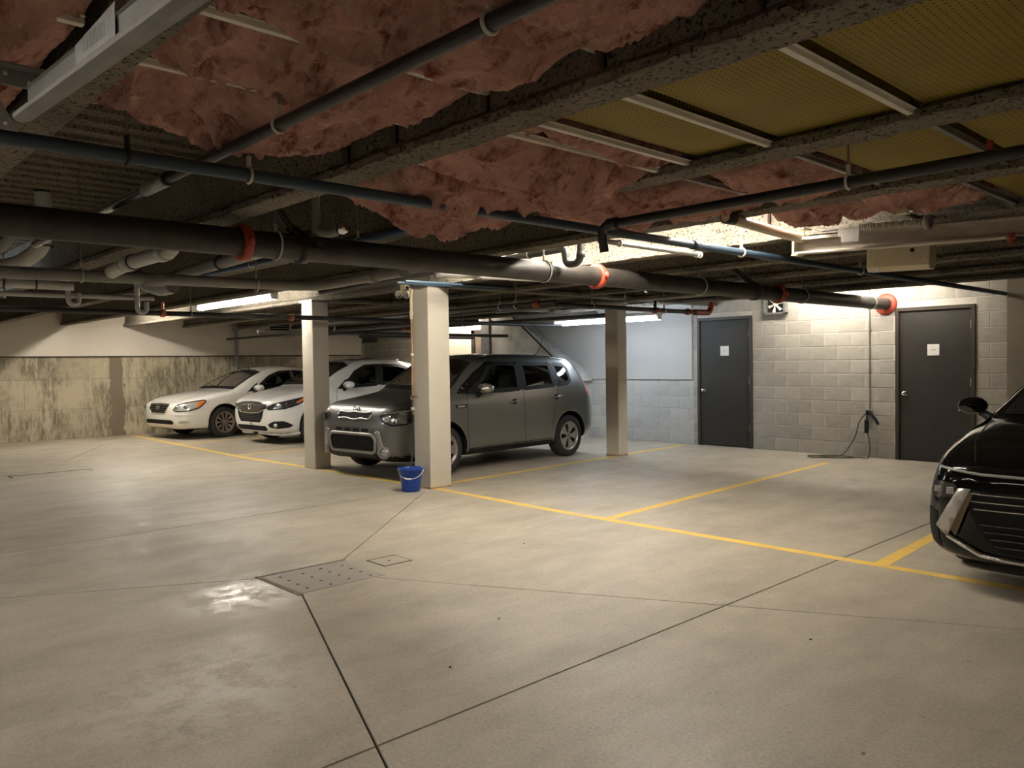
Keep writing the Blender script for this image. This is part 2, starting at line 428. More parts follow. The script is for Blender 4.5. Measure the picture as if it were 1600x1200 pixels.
def trench():
    m = MB(); m.box(-5.17, -4.62, 2.45, 3.09, -.01, .004)
    p = m.build('trench_plate', 'plate', floor, bevel=.004)
    h = MB()
    for i in range(4):
        for j in range(4): h.lathe([(.0, .0015), (.011, .0015), (.013, 0)], (-5.08 + .125 * i + .03 * (j % 2), 2.54 + .155 * j, .0035), n=8)
    h.build('bolt_holes', 'dark', p)
    e = MB()
    for a, b in (((-5.2, 2.43), (-4.6, 2.43)), ((-5.2, 2.43), (-5.2, 3.11))): e.box(min(a[0], b[0]) - .012, max(a[0], b[0]) + .012, min(a[1], b[1]) - .012, max(a[1], b[1]) + .012, -.01, .003)
    e.build('plate_rim', 'rim', p)
    m = MB().box(-5.04, -4.82, 3.22, 3.45, -.01, .0025); c = m.build('cleanout_cover', 'floor', floor)
    e = MB()
    for x0, x1, y0, y1 in ((-5.05, -4.81, 3.212, 3.222), (-5.05, -4.81, 3.45, 3.457), (-5.052, -5.04, 3.21, 3.46), (-4.82, -4.813, 3.21, 3.46)): e.box(x0, x1, y0, y1, -.01, .003)
    e.lathe([(0, .0035), (.012, .0035), (.013, .002)], (-4.93, 3.33, 0), n=10)
    e.build('cover_rim', 'groove', c)
    e = MB().box(-12.64, -12.42, 2.37, 2.395, -.01, .003).box(-12.66, -12.63, 2.37, 3.4, -.01, .003).box(-12.66, -12.5, 3.38, 3.4, -.01, .003)
    e.build('patch_joint', 'groove', floor)
trench()
# small litter: pebbles and a twig
def litter():
    for i, (x, y, r_) in enumerate(((-2.98, 2.35, .007), (-3.35, 3.0, .009), (-1.95, 3.9, .007), (-1.25, 2.9, .008), (-4.6, 4.4, .006))):
        m = MB(); m.lathe([(0, .9 * r_), (.7 * r_, .7 * r_), (r_, .3 * r_), (.8 * r_, 0)], (x, y, 0), n=7)
        o = m.build('pebble', 'plate' if i % 2 else 'dark')
        tag(o, ['dark pebble on the open floor right of the long joint', 'pale pebble lying nearer the trench plate than the yellow line', 'dark crumb on the floor in front of the yellow line', 'pale crumb on the bare floor at right', 'dark crumb on the floor below the second bay divider'][i], 'pebble')
litter()

# ---- back wall: mortar backing, single blocks, doors
def block_wall(parent, name, mat_, x0, x1, z0, z1, holes, yf, L=.4064, Hh=.2032, stagger=0, jx=0.):
    lib = {}
    row0 = int(round(z0 / Hh)); nr = int(math.ceil((z1 - z0) / Hh))
    cnt = 0
    for r_ in range(row0, row0 + nr):
        za, zb = max(r_ * Hh, z0), min((r_ + 1) * Hh, z1)
        if zb - za < .03: continue
        x = x0 - ((r_ + stagger) % 2) * L / 2 - jx
        while x < x1:
            segs = [(max(x, x0), min(x + L, x1))]
            for hx0, hx1, hz0, hz1 in holes:
                if zb - .02 > hz0 and za + .02 < hz1:
                    new = []
                    for a, b in segs:
                        if b <= hx0 or a >= hx1: new.append((a, b)); continue
                        if a < hx0: new.append((a, hx0))
                        if b > hx1: new.append((hx1, b))
                    segs = new
            for a, b in segs:
                if b - a < .04: continue
                wd, ht = round(b - a - .010, 3), round(zb - za - .010, 3)
                key = (wd, ht)
                if key not in lib:
                    m = MB(); hx, hz, c = wd / 2, ht / 2, .004
                    m.add([(-hx, .012, -hz), (hx, .012, -hz), (hx, .012, hz), (-hx, .012, hz), (-hx, .0, -hz), (hx, .0, -hz), (hx, .0, hz), (-hx, .0, hz),
                           (-hx + c, -.0025, -hz + c), (hx - c, -.0025, -hz + c), (hx - c, -.0025, hz - c), (-hx + c, -.0025, hz - c)],
                          [(0, 1, 5, 4), (1, 2, 6, 5), (2, 3, 7, 6), (3, 0, 4, 7), (4, 5, 9, 8), (5, 6, 10, 9), (6, 7, 11, 10), (7, 4, 8, 11), (8, 9, 10, 11)])
                    o = m.build(name, mat_, parent); lib[key] = o
                else: o = copy_of(lib[key], name, parent)
                o.location = ((a + b) / 2, yf + rnd(-.001, .001), (za + zb) / 2); cnt += 1
            x += L
    return cnt
D1 = (-7.86, -6.82, 0, 2.165); D2 = (-4.57, -3.545, 0, 2.145)
FAN = (-6.57, -6.20, 2.15, 2.47)
back = MB()
for a, b in ((-18.6, D1[0]), (D1[1], D2[0]), (D2[1], XR + .2)): back.box(a, b, YB + .002, YB + .2, -.05, DECK + .05)
for d in (D1, D2): back.box(d[0], d[1], YB + .002, YB + .2, d[3], DECK + .05); back.box(d[0], d[1], YB + .19, YB + .2, -.05, d[3])
back = structure(back.build('wall_back', 'mortar'))
nb = block_wall(back, 'block', 'block', -7.95, -3.17, 0, 2.68, [D1, D2], YB, jx=.10)
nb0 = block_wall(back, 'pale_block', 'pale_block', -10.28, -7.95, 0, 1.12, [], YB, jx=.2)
nb2 = block_wall(back, 'grey_block', 'far_block', -18.3, -15.45, 1.42, 2.68, [(-18.36, -17.67, 2.04, 2.49)], YB)
nb3 = block_wall(back, 'cream_block', 'cream_block', -15.45, -13.25, 1.42, 2.68, [(-13.85, -13.2, 0, 2.2)], YB, L=.61)
# insulated white board hung on the back wall beside the left door, and the stair flank below it
structure(MB().box(-12.6, -7.956, YB - .035, YB, 1.12, DECK).build('wall_back_lining', 'cool_wall', back))
del_ = back.children[-1]; del_['kind'] = 'structure'
fl = MB().prism([(-12.9, 0), (-10.29, 0), (-10.29, 1.10), (-10.6, 1.30), (-12.35, 2.42), (-12.35, DECK), (-12.9, DECK)], 'y', YB - .26, YB)
fl.prism([(-10.22, 1.09), (-10.29, 1.22), (-12.42, 2.58), (-12.42, 2.42), (-10.6, 1.26)], 'y', YB - .30, YB - .05)
fl.build('stair_flank', 'stair', back)
rail = MB().tube([(-12.25, YB - .36, 2.50), (-10.86, YB - .36, 1.47)], .018, 10).tube([(-12.25, YB - .36, 2.50), (-12.0, YB - .36, 2.52)], .014, 8)
for t in (.15, .8): p = Vector((-12.25, YB - .36, 2.5)).lerp(Vector((-10.86, YB - .36, 1.47)), t); rail.tube([p, p + Vector((0, .1, -.06))], .009, 8)
tag(rail.build('handrail', 'iron'), 'dark sloping handrail on the pale stair flank behind the boxy grey car', 'handrail')
# pier that closes the block wall at the right
structure(MB().box(-3.165, XR, YB - .05, YB, 0, DECK).build('trim_1', 'pier'))
# steel post and far door at the end of the back wall
post = MB().box(-13.2, -12.93, YB - .3, YB - .03, 0, 2.7)
tag(post.build('steel_post', 'dull_steel', bevel=.008), 'dull grey steel post standing between the far door and the stair flank', 'post')
fd = MB().box(-13.85, -13.74, YB - .03, YB + .01, 0, 2.2).box(-13.85, -13.2, YB - .03, YB + .01, 2.12, 2.2)
fd = structure(fd.build('door_3', 'door_frame')); MB().box(-13.74, -13.2, YB - .008, YB + .005, 0, 2.12).build('door_leaf', 'far_door', fd)

def door(name, d, knob_left=True):
    x0, x1, z1 = d[0], d[1], d[3]; fw = .05
    f = MB().box(x0, x0 + fw, YB - .022, YB + .12, 0, z1).box(x1 - fw, x1, YB - .022, YB + .12, 0, z1).box(x0 + fw, x1 - fw, YB - .022, YB + .12, z1 - fw, z1)
    f = structure(f.build(name, 'door_frame', bevel=.004))
    leaf = MB().box(x0 + fw + .004, x1 - fw - .004, YB + .005, YB + .05, .012, z1 - fw - .004).build('door_leaf', 'door', f, bevel=.002)
    kx = x0 + fw + .075; kz = .94
    kn = MB().lathe([(0, 0), (.034, 0), (.034, .008), (.016, .012), (.014, .03), (.027, .04), (.031, .055), (.024, .068), (0, .072)], (kx, YB + .005, kz), (0, -1, 0), 20)
    kn.build('door_knob', 'chrome', f, )
    for hz in (.28, 1.05, 1.82):
        MB().box(x1 - fw - .012, x1 - fw + .006, YB - .012, YB + .006, hz, hz + .115).tube([(x1 - fw - .003, YB - .012, hz), (x1 - fw - .003, YB - .012, hz + .115)], .007, 8).build('hinge', 'galv', f)
    return f, leaf
d1, l1 = door('door_1', D1); d2, l2 = door('door_2', D2)
MB().lathe([(0, .0), (.012, 0), (.012, .004), (0, .005)], (-3.75, YB + .004, .72), (0, -1, 0), 10).build('door_bolt', 'galv', d2)
def card(f, x, z, s_):
    c = MB(); c.box(x - s_ / 2, x + s_ / 2, YB - .003, YB + .0045, z - s_ / 2, z + s_ / 2); o = c.build('door_sign', 'paper', f, bevel=.003)
    k = MB()
    for i, (dx, wd) in enumerate(((-.026, .012), (-.012, .009), (.0, .012), (.014, .01), (.026, .008))): k.box(x + dx - wd / 2, x + dx + wd / 2, YB - .0035, YB - .0031, z - .006, z + .006 - .003 * (i % 2))
    k.build('sign_print', 'ink', o)
card(d1, -7.335, 1.60, .16); card(d2, -4.07, 1.545, .155)

# left wall: cast concrete below, thick painted board above
lw = structure(MB().box(XL - .25, XL, YF, YB + .2, -.05, DECK + .05).build('wall_left', 'cast'))
b = MB().box(XL, XL + .055, YF, YB - .004, 1.725, DECK).build('wall_left_lining', 'white_wall', lw); b['kind'] = 'structure'
MB().box(XL, XL + .03, YF, YB - .004, 1.700, 1.725).build('board_edge', 'groove', lw)
structure(MB().box(XR, XR + .2, YF, YB, -.05, DECK + .05).build('wall_right', 'far_block'))
structure(MB().box(XL, XR, YF - .2, YF, -.05, DECK + .05).build('wall_front', 'far_block'))
for a in ((5.05,), (2.4,)): pass

# ---- ceiling: ribbed deck on fireproofed beams
def ceiling():
    m = MB(); x = XL - .2; prof = []
    while x < XR + .2:
        prof += [(x, DECK), (x + .11, DECK), (x + .135, DECK + .05), (x + .19, DECK + .05), (x + .215, DECK)]; x += .215
    ys = (YF - .2, YB + .2)
    vs = [(px, y, pz) for px, pz in prof for y in ys]
    m.add(vs, [(2 * i, 2 * i + 1, 2 * i + 3, 2 * i + 2) for i in range(len(prof) - 1)])
    m.box(XL - .2, XR + .2, YF - .2, YB + .2, DECK + .08, DECK + .2)
    return structure(m.build('ceiling', 'deckm'))
ceil = ceiling()
framing = structure(empty('beam_framing'))  # root of the steel beams, stiffeners, metal strips and insulation boards; no trim
def beam(a, b, axis='x', hw=.078, dens=.045, x_vis=(-12, .8)):
    """wide-flange beam under sprayed fireproofing: flange, web, rough all over"""
    prof = [(-.03, DECK), (-.035, 2.6), (-.04, SOF + .075), (-hw, SOF + .042), (-hw - .004, SOF + .006), (-hw + .006, SOF), (-.03, SOF - .002), (.03, SOF - .002), (hw - .006, SOF), (hw + .004, SOF + .006), (hw, SOF + .042), (.04, SOF + .075), (.035, 2.6), (.03, DECK)]
    lo, hi, c = a
    ts = []; t = lo
    while t < hi:
        ts.append(t); t += dens if (x_vis[0] < t < x_vis[1]) else .4
    ts.append(hi); k = len(prof); vs = []
    for t in ts:
        for p, z in prof:
            j = .005 * noise.noise((t * 9, p * 20 + c * 7, z * 9)) + .007 * noise.noise((t * 31, p * 50 + c, z * 31))
            q = p + (j if z < DECK else 0) * (1 if p > 0 else -1); zz = z + (j * (1.0 if z < SOF + .03 else .5) if z < DECK else 0)
            vs.append((t, c + q, zz) if axis == 'x' else (c + q, t, zz))
    fs = [(i * k + j, i * k + j + 1, (i + 1) * k + j + 1, (i + 1) * k + j) for i in range(len(ts) - 1) for j in range(k - 1)]
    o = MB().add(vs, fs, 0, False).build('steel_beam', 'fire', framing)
    return o
BY = [.765, 2.125, 3.338, 4.55, 5.77, 7.04, 8.32, 9.58, 10.75]
beams = []
for i, y in enumerate(BY):
    beams.append(beam((XL, XR, y), 0))
for y in (-.6, -1.9, -3.2, -4.5, -5.8): beam((XL, XR, y), 0, x_vis=(0, 0))
beam((5.85, YB, -10.17), 0, 'y', .09, .06, (5, 12)); beam((5.85, YB, -7.55), 0, 'y', .09, .06, (5, 12))
# bare stiffener angles on the webs
for bi, xs in ((1, (-3.38, -2.978, -2.368, -1.776, -1.194, -.6)), (2, (-2.9, -1.72, -1.1)), (3, (-2.42, -1.78, -1.18, -.6, -3.1)), (4, (-2.1, -3.2, -1.5))):
    for x in xs:
        y = BY[bi] - .04
        s_ = MB().box(x - .028, x + .028, y - .012, y, SOF + .07, DECK).box(x + .02, x + .028, y - .05, y, SOF + .07, DECK)
        s_.build('stiffener', 'stiff', framing)
# pale metal strips, yellow perforated boards
def strip(x, y0, y1, z=2.385, mat_='strip'):
    prof = [(-.012, z), (.012, z), (.013, z + .003), (.013, z + .018), (.024, z + .019), (.024, z + .021), (-.024, z + .021), (-.024, z + .019), (-.013, z + .018), (-.013, z + .003)]
    MB().prism([(x + a, c) for a, c in prof], 'y', y0, y1).build('metal_strip', mat_, framing)
bays = [(BY[i] + .085, BY[i + 1] - .085) for i in range(len(BY) - 1)]
for x in (-.02, -.61, -1.215, -1.815, -2.24, -2.42, -3.04): strip(x, bays[1][0], bays[1][1] + .02)
for x in (-.6, -1.19, -1.775, -2.335, -2.86): strip(x, bays[0][0] + .04, bays[0][1] + .03, 2.485)
for x in (-.02, -.61, -1.215, -1.815, -2.42): strip(x, bays[2][0], bays[2][1] + .02, 2.385, 'dull_steel')
for x in (-.3, -.9, -1.5, -2.1): strip(x, bays[3][0], bays[3][1] + .02, 2.385, 'dull_steel')
for x in (-.3, -.9, -1.5): strip(x, bays[4][0], bays[4][1] + .02, 2.385, 'dull_steel')
for x in (-2.4, -1.8, -3.0): strip(x, -.5, .66)
def board(x0, x1, y0, y1, z=2.425):
    m = MB(); nx = 8
    vs = []; fs = []
    for i in range(nx + 1):
        for j in range(nx + 1):
            u, v = i / nx, j / nx
            vs.append((x0 + (x1 - x0) * u, y0 + (y1 - y0) * v, z - .018 * math.sin(math.pi * u) * math.sin(math.pi * v) + .004 * noise.noise((x0 + u * 2, y0 + v * 2, 1))))
    fs = [(i * (nx + 1) + j, i * (nx + 1) + j + 1, (i + 1) * (nx + 1) + j + 1, (i + 1) * (nx + 1) + j) for i in range(nx) for j in range(nx)]
    m.add(vs, fs, 0, True); m.box(x0, x1, y0, y1, z + .012, z + .045)
    m.build('insulation_board', 'yellow_board', framing)
for xs, bi in (((-2.24, -1.815, -1.215, -.61, -.02, .58), 1), ((-1.815, -1.215, -.61, -.02, .58), 2), ((-1.5, -.9, -.3, .3), 3), ((-1.5, -.9, -.3, .3), 4), ((-.9, -.3, .3), 5)):
    for a, c in zip(xs[:-1], xs[1:]): board(a + .040, c - .008, bays[bi][0] - .03, bays[bi][1] + .03)

def batt(x0, x1, y0, y1, z, sag, seed, label, bias=.5, torn=.0, dens=.014):
    nx, ny = max(8, int((x1 - x0) / dens)), max(8, int((y1 - y0) / dens)); vs = []
    for i in range(nx + 1):
        for j in range(ny + 1):
            u, v = i / nx, j / ny
            x, y = x0 + (x1 - x0) * u, y0 + (y1 - y0) * v
            e = min(1., min(u, 1 - u) * 7) ** .6 * min(1., min(v, 1 - v) * 9) ** .6
            prof = (math.sin(math.pi * u) ** .55) * (math.sin(math.pi * v ** (math.log(.5) / math.log(bias))) ** .7) if 0 < u < 1 and 0 < v < 1 else 0
            q = Vector((x * 2.6 + seed * 3.1, y * 2.6 - seed, seed * 1.7))
            w1 = noise.noise(q) * .5 + .5
            wr = Vector((noise.noise(q * 1.3 + Vector((9, 0, 0))), noise.noise(q * 1.3 + Vector((0, 9, 0))), 0)) * .9
            ridge = 1 - abs(noise.noise((q + wr) * 1.7))
            st = Vector(((q.x + q.y * .35) * 1.0, (q.y - q.x * .35) * 2.2, q.z))
            fold = (1 - abs(noise.noise((st + wr * 1.6) * 2.1 + Vector((3, 3, 3))))) ** 2
            crease = (1 - abs(noise.noise((st + wr * 2.2) * 4.4 + Vector((1, 8, 3))))) ** 3
            fine = noise.noise(q * 11) * .009 + noise.noise(q * 25) * .004
            d = sag * prof * (.35 + 1.15 * w1) + e * (.095 * (ridge - .6) + .050 * (fold - .55) - .016 * crease) + fine * e
            ux = noise.noise(q * 3 + Vector((5, 1, 2))) * .03 * min(1., min(u, 1 - u) * 6); uy = noise.noise(q * 3 + Vector((1, 7, 2))) * .03 * min(1., min(v, 1 - v) * 6)
            vs.append((x + ux, y + uy, z - d + (0 if e > .05 else .02)))
    k = ny + 1
    fs = [(i * k + j, i * k + j + 1, (i + 1) * k + j + 1, (i + 1) * k + j) for i in range(nx) for j in range(ny)]
    rim = [i * k for i in range(nx + 1)] + [nx * k + j for j in range(1, ny + 1)] + [i * k + ny for i in range(nx - 1, -1, -1)] + [j for j in range(ny - 1, 0, -1)]
    b0 = len(vs)
    for r_ in rim: vs.append((vs[r_][0], vs[r_][1], min(DECK - .06, z + .2)))
    n_ = len(rim); fs += [(rim[i], rim[(i + 1) % n_], b0 + (i + 1) % n_, b0 + i) for i in range(n_)]
    o = MB().add(vs, fs, 0, True).build('insulation_batt', 'pink')
    return tag(o, label, 'insulation', 'pink insulation batts in the ceiling bays')
B0, B1, B2, B3 = bays[0], bays[1], bays[2], bays[3]
batt(-3.50, -2.87, B0[0], B0[1] + .02, 2.52, .13, 1, 'sagging pink insulation batt at the left end of its row, beside the bare ribbed deck', .55)
batt(-2.85, -2.345, B0[0], B0[1] + .03, 2.53, .14, 2, 'pink insulation batt above the dark pipe, second from the bare ribbed deck', .6)
batt(-2.325, -1.785, B0[0], B0[1] + .02, 2.52, .13, 3, 'pink insulation batt above the dark pipe, third from the bare ribbed deck', .62)
batt(-1.765, -1.20, B0[0], B0[1] + .03, 2.52, .14, 4, 'drooping pink insulation batt crossed by the dark pipe near the top edge', .65)
batt(-1.18, -.61, B0[0], B0[1] + .02, 2.53, .10, 5, 'pink insulation batt at the top edge, right of the dark pipe', .6)
batt(-.59, .1, B0[0], B0[1], 2.53, .08, 6, 'pink insulation batt at the top edge, nearest the yellow boards', .6)
batt(-2.41, -2.25, B1[0], B1[1] - .01, 2.42, .03, 7, 'narrow pink insulation slip between two pale strips beside the yellow boards', .5)
batt(-3.03, -2.43, B1[0], B1[1] - .01, 2.39, .20, 8, 'low hanging pink insulation batt bulging right above the slate blue pipe', .68)
batt(-3.72, -3.05, B1[0], B1[1] - .02, 2.35, .17, 9, 'ragged pink insulation batt drooping left over the slate blue pipe', .58)
batt(-3.72, -3.10, B2[0] + .3, B2[1] - .01, 2.42, .10, 10, 'small pink insulation batt sagging behind the long black pipe, leftmost in its row', .4)
batt(-2.98, -2.43, B2[0] + .27, B2[1] - .01, 2.42, .10, 11, 'pink insulation batt behind the long black pipe, middle of its row', .45)
batt(-2.41, -1.83, B2[0] + .27, B2[1] - .01, 2.43, .07, 12, 'pink insulation batt behind the long black pipe, beside the yellow boards', .45)
batt(-2.67, -2.115, B3[0] + .02, B3[1] - .32, 2.43, .10, 13, 'brightly lit pink insulation batt above the cream flexible duct', .4)
batt(-2.085, -1.515, B3[0] + .02, B3[1] - .32, 2.43, .10, 14, 'pink insulation batt above the spring of the door opener', .4)
batt(-4.1, -3.42, -.5, .67, 2.40, .10, 15, 'pink insulation batt at the far left behind the slotted angle bracket', .5)
batt(-3.40, -2.87, -.5, .67, 2.40, .12, 16, 'pink insulation batt at the left edge behind the steel channel', .5)
batt(-2.85, -2.31, -.5, .67, 2.42, .12, 17, 'shaded pink insulation batt at the top left corner above the steel channel', .5)
batt(-2.29, -1.7, -.5, .67, 2.44, .08, 18, 'pink insulation batt at the top edge above the steel channel', .5)

# ------------------------------------------------------------------ columns
def column(x0, x1, y0, y1, label, rusty=True):
    o = MB().box(x0, x1, y0, y1, 0, SOF).build('column', 'column', bevel=.012)
    tag(o, label, 'column', 'painted columns along the bays')
    MB().box(x0 - .02, x1 + .02, y0 - .02, y1 + .02, SOF - .02, SOF + .012).build('cap_plate', 'dull_steel', o)
    if rusty:
        MB().box(x0 - .002, x1 + .002, y0 - .002, y1 + .002, 0, .022).build('rusted_foot', 'rust', o, bevel=.003)
    return o
c1 = column(-10.36, -10.05, 5.59, 5.84, 'pale painted column in front of the white hatchback, left of the three columns', False)
c2 = column(-7.70, -7.39, 5.59, 5.90, 'pale painted column beside the blue bucket, with a thin drain line down its edge')
c3 = column(-8.05, -7.80, 9.49, 9.71, 'pale painted column behind the boxy grey car, near the left dark door')

# ------------------------------------------------------------------ pipes
def ring_hanger(parent, c, ax, r, ztop, mat_='ring', wid=.012):
    c = Vector(c); ax = Vector(ax)
    h = MB(); u = ax.cross(Vector((0, 0, 1))).normalized(); n = 18
    pts = [c + (r + .004) * (math.cos(t) * u + math.sin(t) * Vector((0, 0, 1))) for t in [2 * math.pi * i / n for i in range(n)]]
    h.tube(pts, wid * .55, 6, closed=True)
    h.tube([c + Vector((0, 0, r)), c + Vector((0, 0, r + .05))], wid * .9, 8)
    h.tube([c + Vector((0, 0, r + .04)), Vector((c.x, c.y, ztop))], .0055, 6, k=1)
    return h.build('hanger', [mat_, 'rod'], parent)
def grooved(parent, c, ax, r, mat_='red', wid=.055):
    c = Vector(c); ax = Vector(ax).normalized()
    m = MB().lathe([(r, -wid / 2), (r * 1.22 + .006, -wid / 2), (r * 1.26 + .008, -wid / 4), (r * 1.26 + .008, wid / 4), (r * 1.22 + .006, wid / 2), (r, wid / 2)], c, ax, 20)
    u = ax.cross(Vector((0, 0, 1)))
    u = u.normalized() if u.length > .1 else Vector((1, 0, 0))
    for s_ in (-1, 1):
        p = c + u * s_ * (r * 1.3 + .012)
        m.lathe([(0, -.022), (.02, -.022), (.02, .022), (0, .022)], p, (0, 0, 1), 8)
        m.lathe([(0, -.034), (.009, -.034), (.009, .034), (0, .034)], p, (0, 0, 1), 6)
    return m.build('coupling', mat_, parent)
def sleeve(parent, c, ax, r, wid, mat_, name='sleeve'):
    return MB().lathe([(r * .98, -wid / 2), (r + .006, -wid / 2), (r + .006, wid / 2), (r * .98, wid / 2)], c, ax, 18).build(name, mat_, parent)
def pipe(name, pts, r, mat_, label, cat='pipe', n=16, bend=.0, group=None):
    p = fillet(pts, bend) if bend else pts
    return tag(MB().tube(p, r, n).build(name, mat_), label, cat, group)

Y_, X_ = (0, 1, 0), (1, 0, 0)
# 1 the big sprinkler main that ends in the wall
main = pipe('sprinkler_main', [(-4.70, -3.0, 2.21), (-4.70, YB, 2.21)], .084, 'iron_dust', 'thick black sprinkler main running to the block wall between the doors', n=28)
for y in (2.156, 5.435, 8.64): grooved(main, (-4.70, y, 2.21), Y_, .084)
for y in (2.37, 4.77, 7.05, 9.22, 11.18): ring_hanger(main, (-4.70, y, 2.21), Y_, .086, DECK)
MB().lathe([(.084, -.03), (.105, -.03), (.155, -.012), (.155, 0), (.0, 0)], (-4.70, YB - .002, 2.21), Y_, 28).build('wall_flange', 'red', main)
br = MB().tube([(-4.70, 2.36, 2.48), (-4.70, 2.50, 2.30)], .022, 8).tube([(-4.72, 2.47, 2.34), (-4.66, 2.56, 2.26)], .034, 8).tube([(-4.78, 2.55, 2.30), (-4.60, 2.55, 2.30)], .018, 8).lathe([(.084, -.03), (.098, -.03), (.098, .03), (.084, .03)], (-4.70, 2.55, 2.21), Y_, 20)
br.tube([(-4.61, 2.62, 2.215), (-4.57, 2.62, 2.215)], .03, 10).tube([(-4.69, 2.35, 2.49), (-4.6, 2.15, 2.70)], .02, 8)
br.build('sway_brace', 'iron', main)
br = MB().tube([(-4.70, 7.66, 2.44), (-4.70, 8.10, 2.29)], .030, 10).lathe([(.084, -.035), (.1, -.035), (.1, .035), (.084, .035)], (-4.70, 8.12, 2.21), Y_, 20).tube([(-4.70, 7.66, 2.44), (-4.70, 7.3, 2.58)], .026, 8)
br.build('sway_brace', 'iron_dust', main)
MB().tube([(-4.70, 6.15, 2.11), (-4.70, 6.15, 2.19)], .012, 8).lathe([(.0, .0), (.02, .0), (.02, .012), (0, .014)], (-4.70, 6.15, 2.10), (0, 0, 1), 10).build('sprinkler_head', 'chrome', main)
# 2 slate blue pipe
p = pipe('drain_pipe', [(-3.20, -3.0, 2.25), (-3.20, YB - .01, 2.25)], .027, 'blue_pipe', 'long slate blue pipe crossing under the beams from the upper left')
for y in (1.5, 5.35, 7.4): ring_hanger(p, (-3.20, y, 2.25), Y_, .028, DECK)
ring_hanger(p, (-3.20, 1.02, 2.25), Y_, .028, DECK, 'band')
sleeve(p, (-3.20, 4.75, 2.25), Y_, .027, .09, 'blue_pipe', 'socket')
# 3 dark pipe below the pink batts
p = pipe('iron_pipe', [(-3.86, 1.41, 2.34), (.7, 1.41, 2.34)], .0235, 'iron', 'dark pipe slung across under the pink batts towards the top edge')
for x in (-1.575, -2.75): ring_hanger(p, (x, 1.41, 2.34), X_, .024, DECK)
p = pipe('steel_pipe', [(-6.4, 1.41, 2.33), (-3.90, 1.41, 2.34)], .026, 'bright_steel', 'bright steel pipe below the ribbed deck, ending near the slate blue pipe')
sleeve(p, (-4.18, 1.41, 2.34), X_, .026, .012, 'band', 'coupling_band'); sleeve(p, (-4.02, 1.41, 2.34), X_, .027, .30, 'galv', 'coupling'); sleeve(p, (-3.87, 1.41, 2.34), X_, .027, .03, 'band', 'end_cap')
# 4 bright blue pipe
p = pipe('water_pipe', [(-8.6, 3.08, 2.33), (-3.3, 3.11, 2.33)], .021, 'blue2', 'bright blue pipe running behind the black main below a beam')
for x in (-4.9, -6.6): ring_hanger(p, (x, 3.10, 2.33), X_, .022, DECK)
# 5 grey white waste pipe
p = pipe('waste_pipe', [(-7.45, 2.48, 2.19), (-4.95, 2.44, 2.22)], .043, 'grey_pvc', 'long pale grey waste pipe slanting up to the red collar of the main')
ring_hanger(p, (-5.72, 2.45, 2.21), X_, .044, DECK, 'band'); sleeve(p, (-7.40, 2.48, 2.19), X_, .044, .09, 'grey_pvc', 'socket')
# 6 grey pipe with a bend
p = pipe('grey_drain', [(-6.1, -1.5, 2.06), (-6.1, 3.42, 2.122), (-4.81, 3.42, 2.13)], .042, 'grey_pvc', 'long grey drain pipe with a bend, hung left of the first column', bend=.22)
for y in (1.62, 2.9): ring_hanger(p, (-6.1, y, 2.10), Y_, .043, DECK)
sleeve(p, (-6.1, 2.1, 2.10), Y_, .043, .14, 'grey_pvc', 'socket'); sleeve(p, (-5.2, 3.42, 2.127), X_, .043, .1, 'grey_pvc', 'socket')
# 7 thin white pipe with hooks
p = pipe('thin_white_pipe', [(-7.9, -1.0, 2.08), (-7.9, 2.72, 2.112)], .022, 'white_pvc', 'thin white pipe with hooked vents at the left edge below the grey drain')
for y, a, b_ in ((1.98, 2.30, 2.03), (2.56, 2.26, 1.975)):
    u = MB().tube(fillet([(-7.9 + .03, y, a), (-7.9 + .03, y, b_), (-7.9 + .03, y + .085, b_), (-7.9 + .03, y + .085, b_ + .10)], .05), .021, 10)
    u.build('hooked_vent', 'white_pvc', p)
for y in (1.5, .9): ring_hanger(p, (-7.9, y, 2.09), Y_, .022, DECK)
# 8 branch line with red couplings far left
p = pipe('branch_line', [(-9.65, -1.0, 2.09), (-9.65, 10.2, 2.09)], .030, 'iron_dust', 'dark sprinkler branch line at the left with two copper red couplings')
for y in (3.42, 5.06): grooved(p, (-9.65, y, 2.09), Y_, .030, 'brass')
for y in (3.75, 7.5): ring_hanger(p, (-9.65, y, 2.09), Y_, .031, DECK)
MB().tube([(-9.65, 3.42, 2.12), (-9.65, 3.42, 2.22)], .016, 8).build('sprinkler_head', 'brass', p)
# 9 white waste pipe with two elbows
p = pipe('white_waste_pipe', [(-6.045, 1.80, 2.13), (-5.70, 1.80, 2.155), (-4.92, 1.80, 2.155), (-4.915, 1.83, 2.225), (-4.915, 2.34, 2.225)], .046, 'white_pvc', 'fat white waste pipe with an elbow at each end above the grey drain', bend=.10, n=20)
for x in (-5.74, -5.58, -5.06): sleeve(p, (x, 1.80, 2.155), X_, .047, .012, 'band', 'black_band')
sleeve(p, (-5.66, 1.80, 2.155), X_, .049, .14, 'white_pvc', 'socket'); sleeve(p, (-5.03, 1.80, 2.155), X_, .049, .10, 'white_pvc', 'socket')
p = pipe('steel_elbow', [(-7.12, 2.30, 2.26), (-6.95, 2.32, 2.16), (-6.62, 2.34, 2.085), (-6.42, 2.36, 2.10)], .062, 'galv', 'short shiny steel elbow stub under the slanting grey waste pipe', bend=.12, n=20)
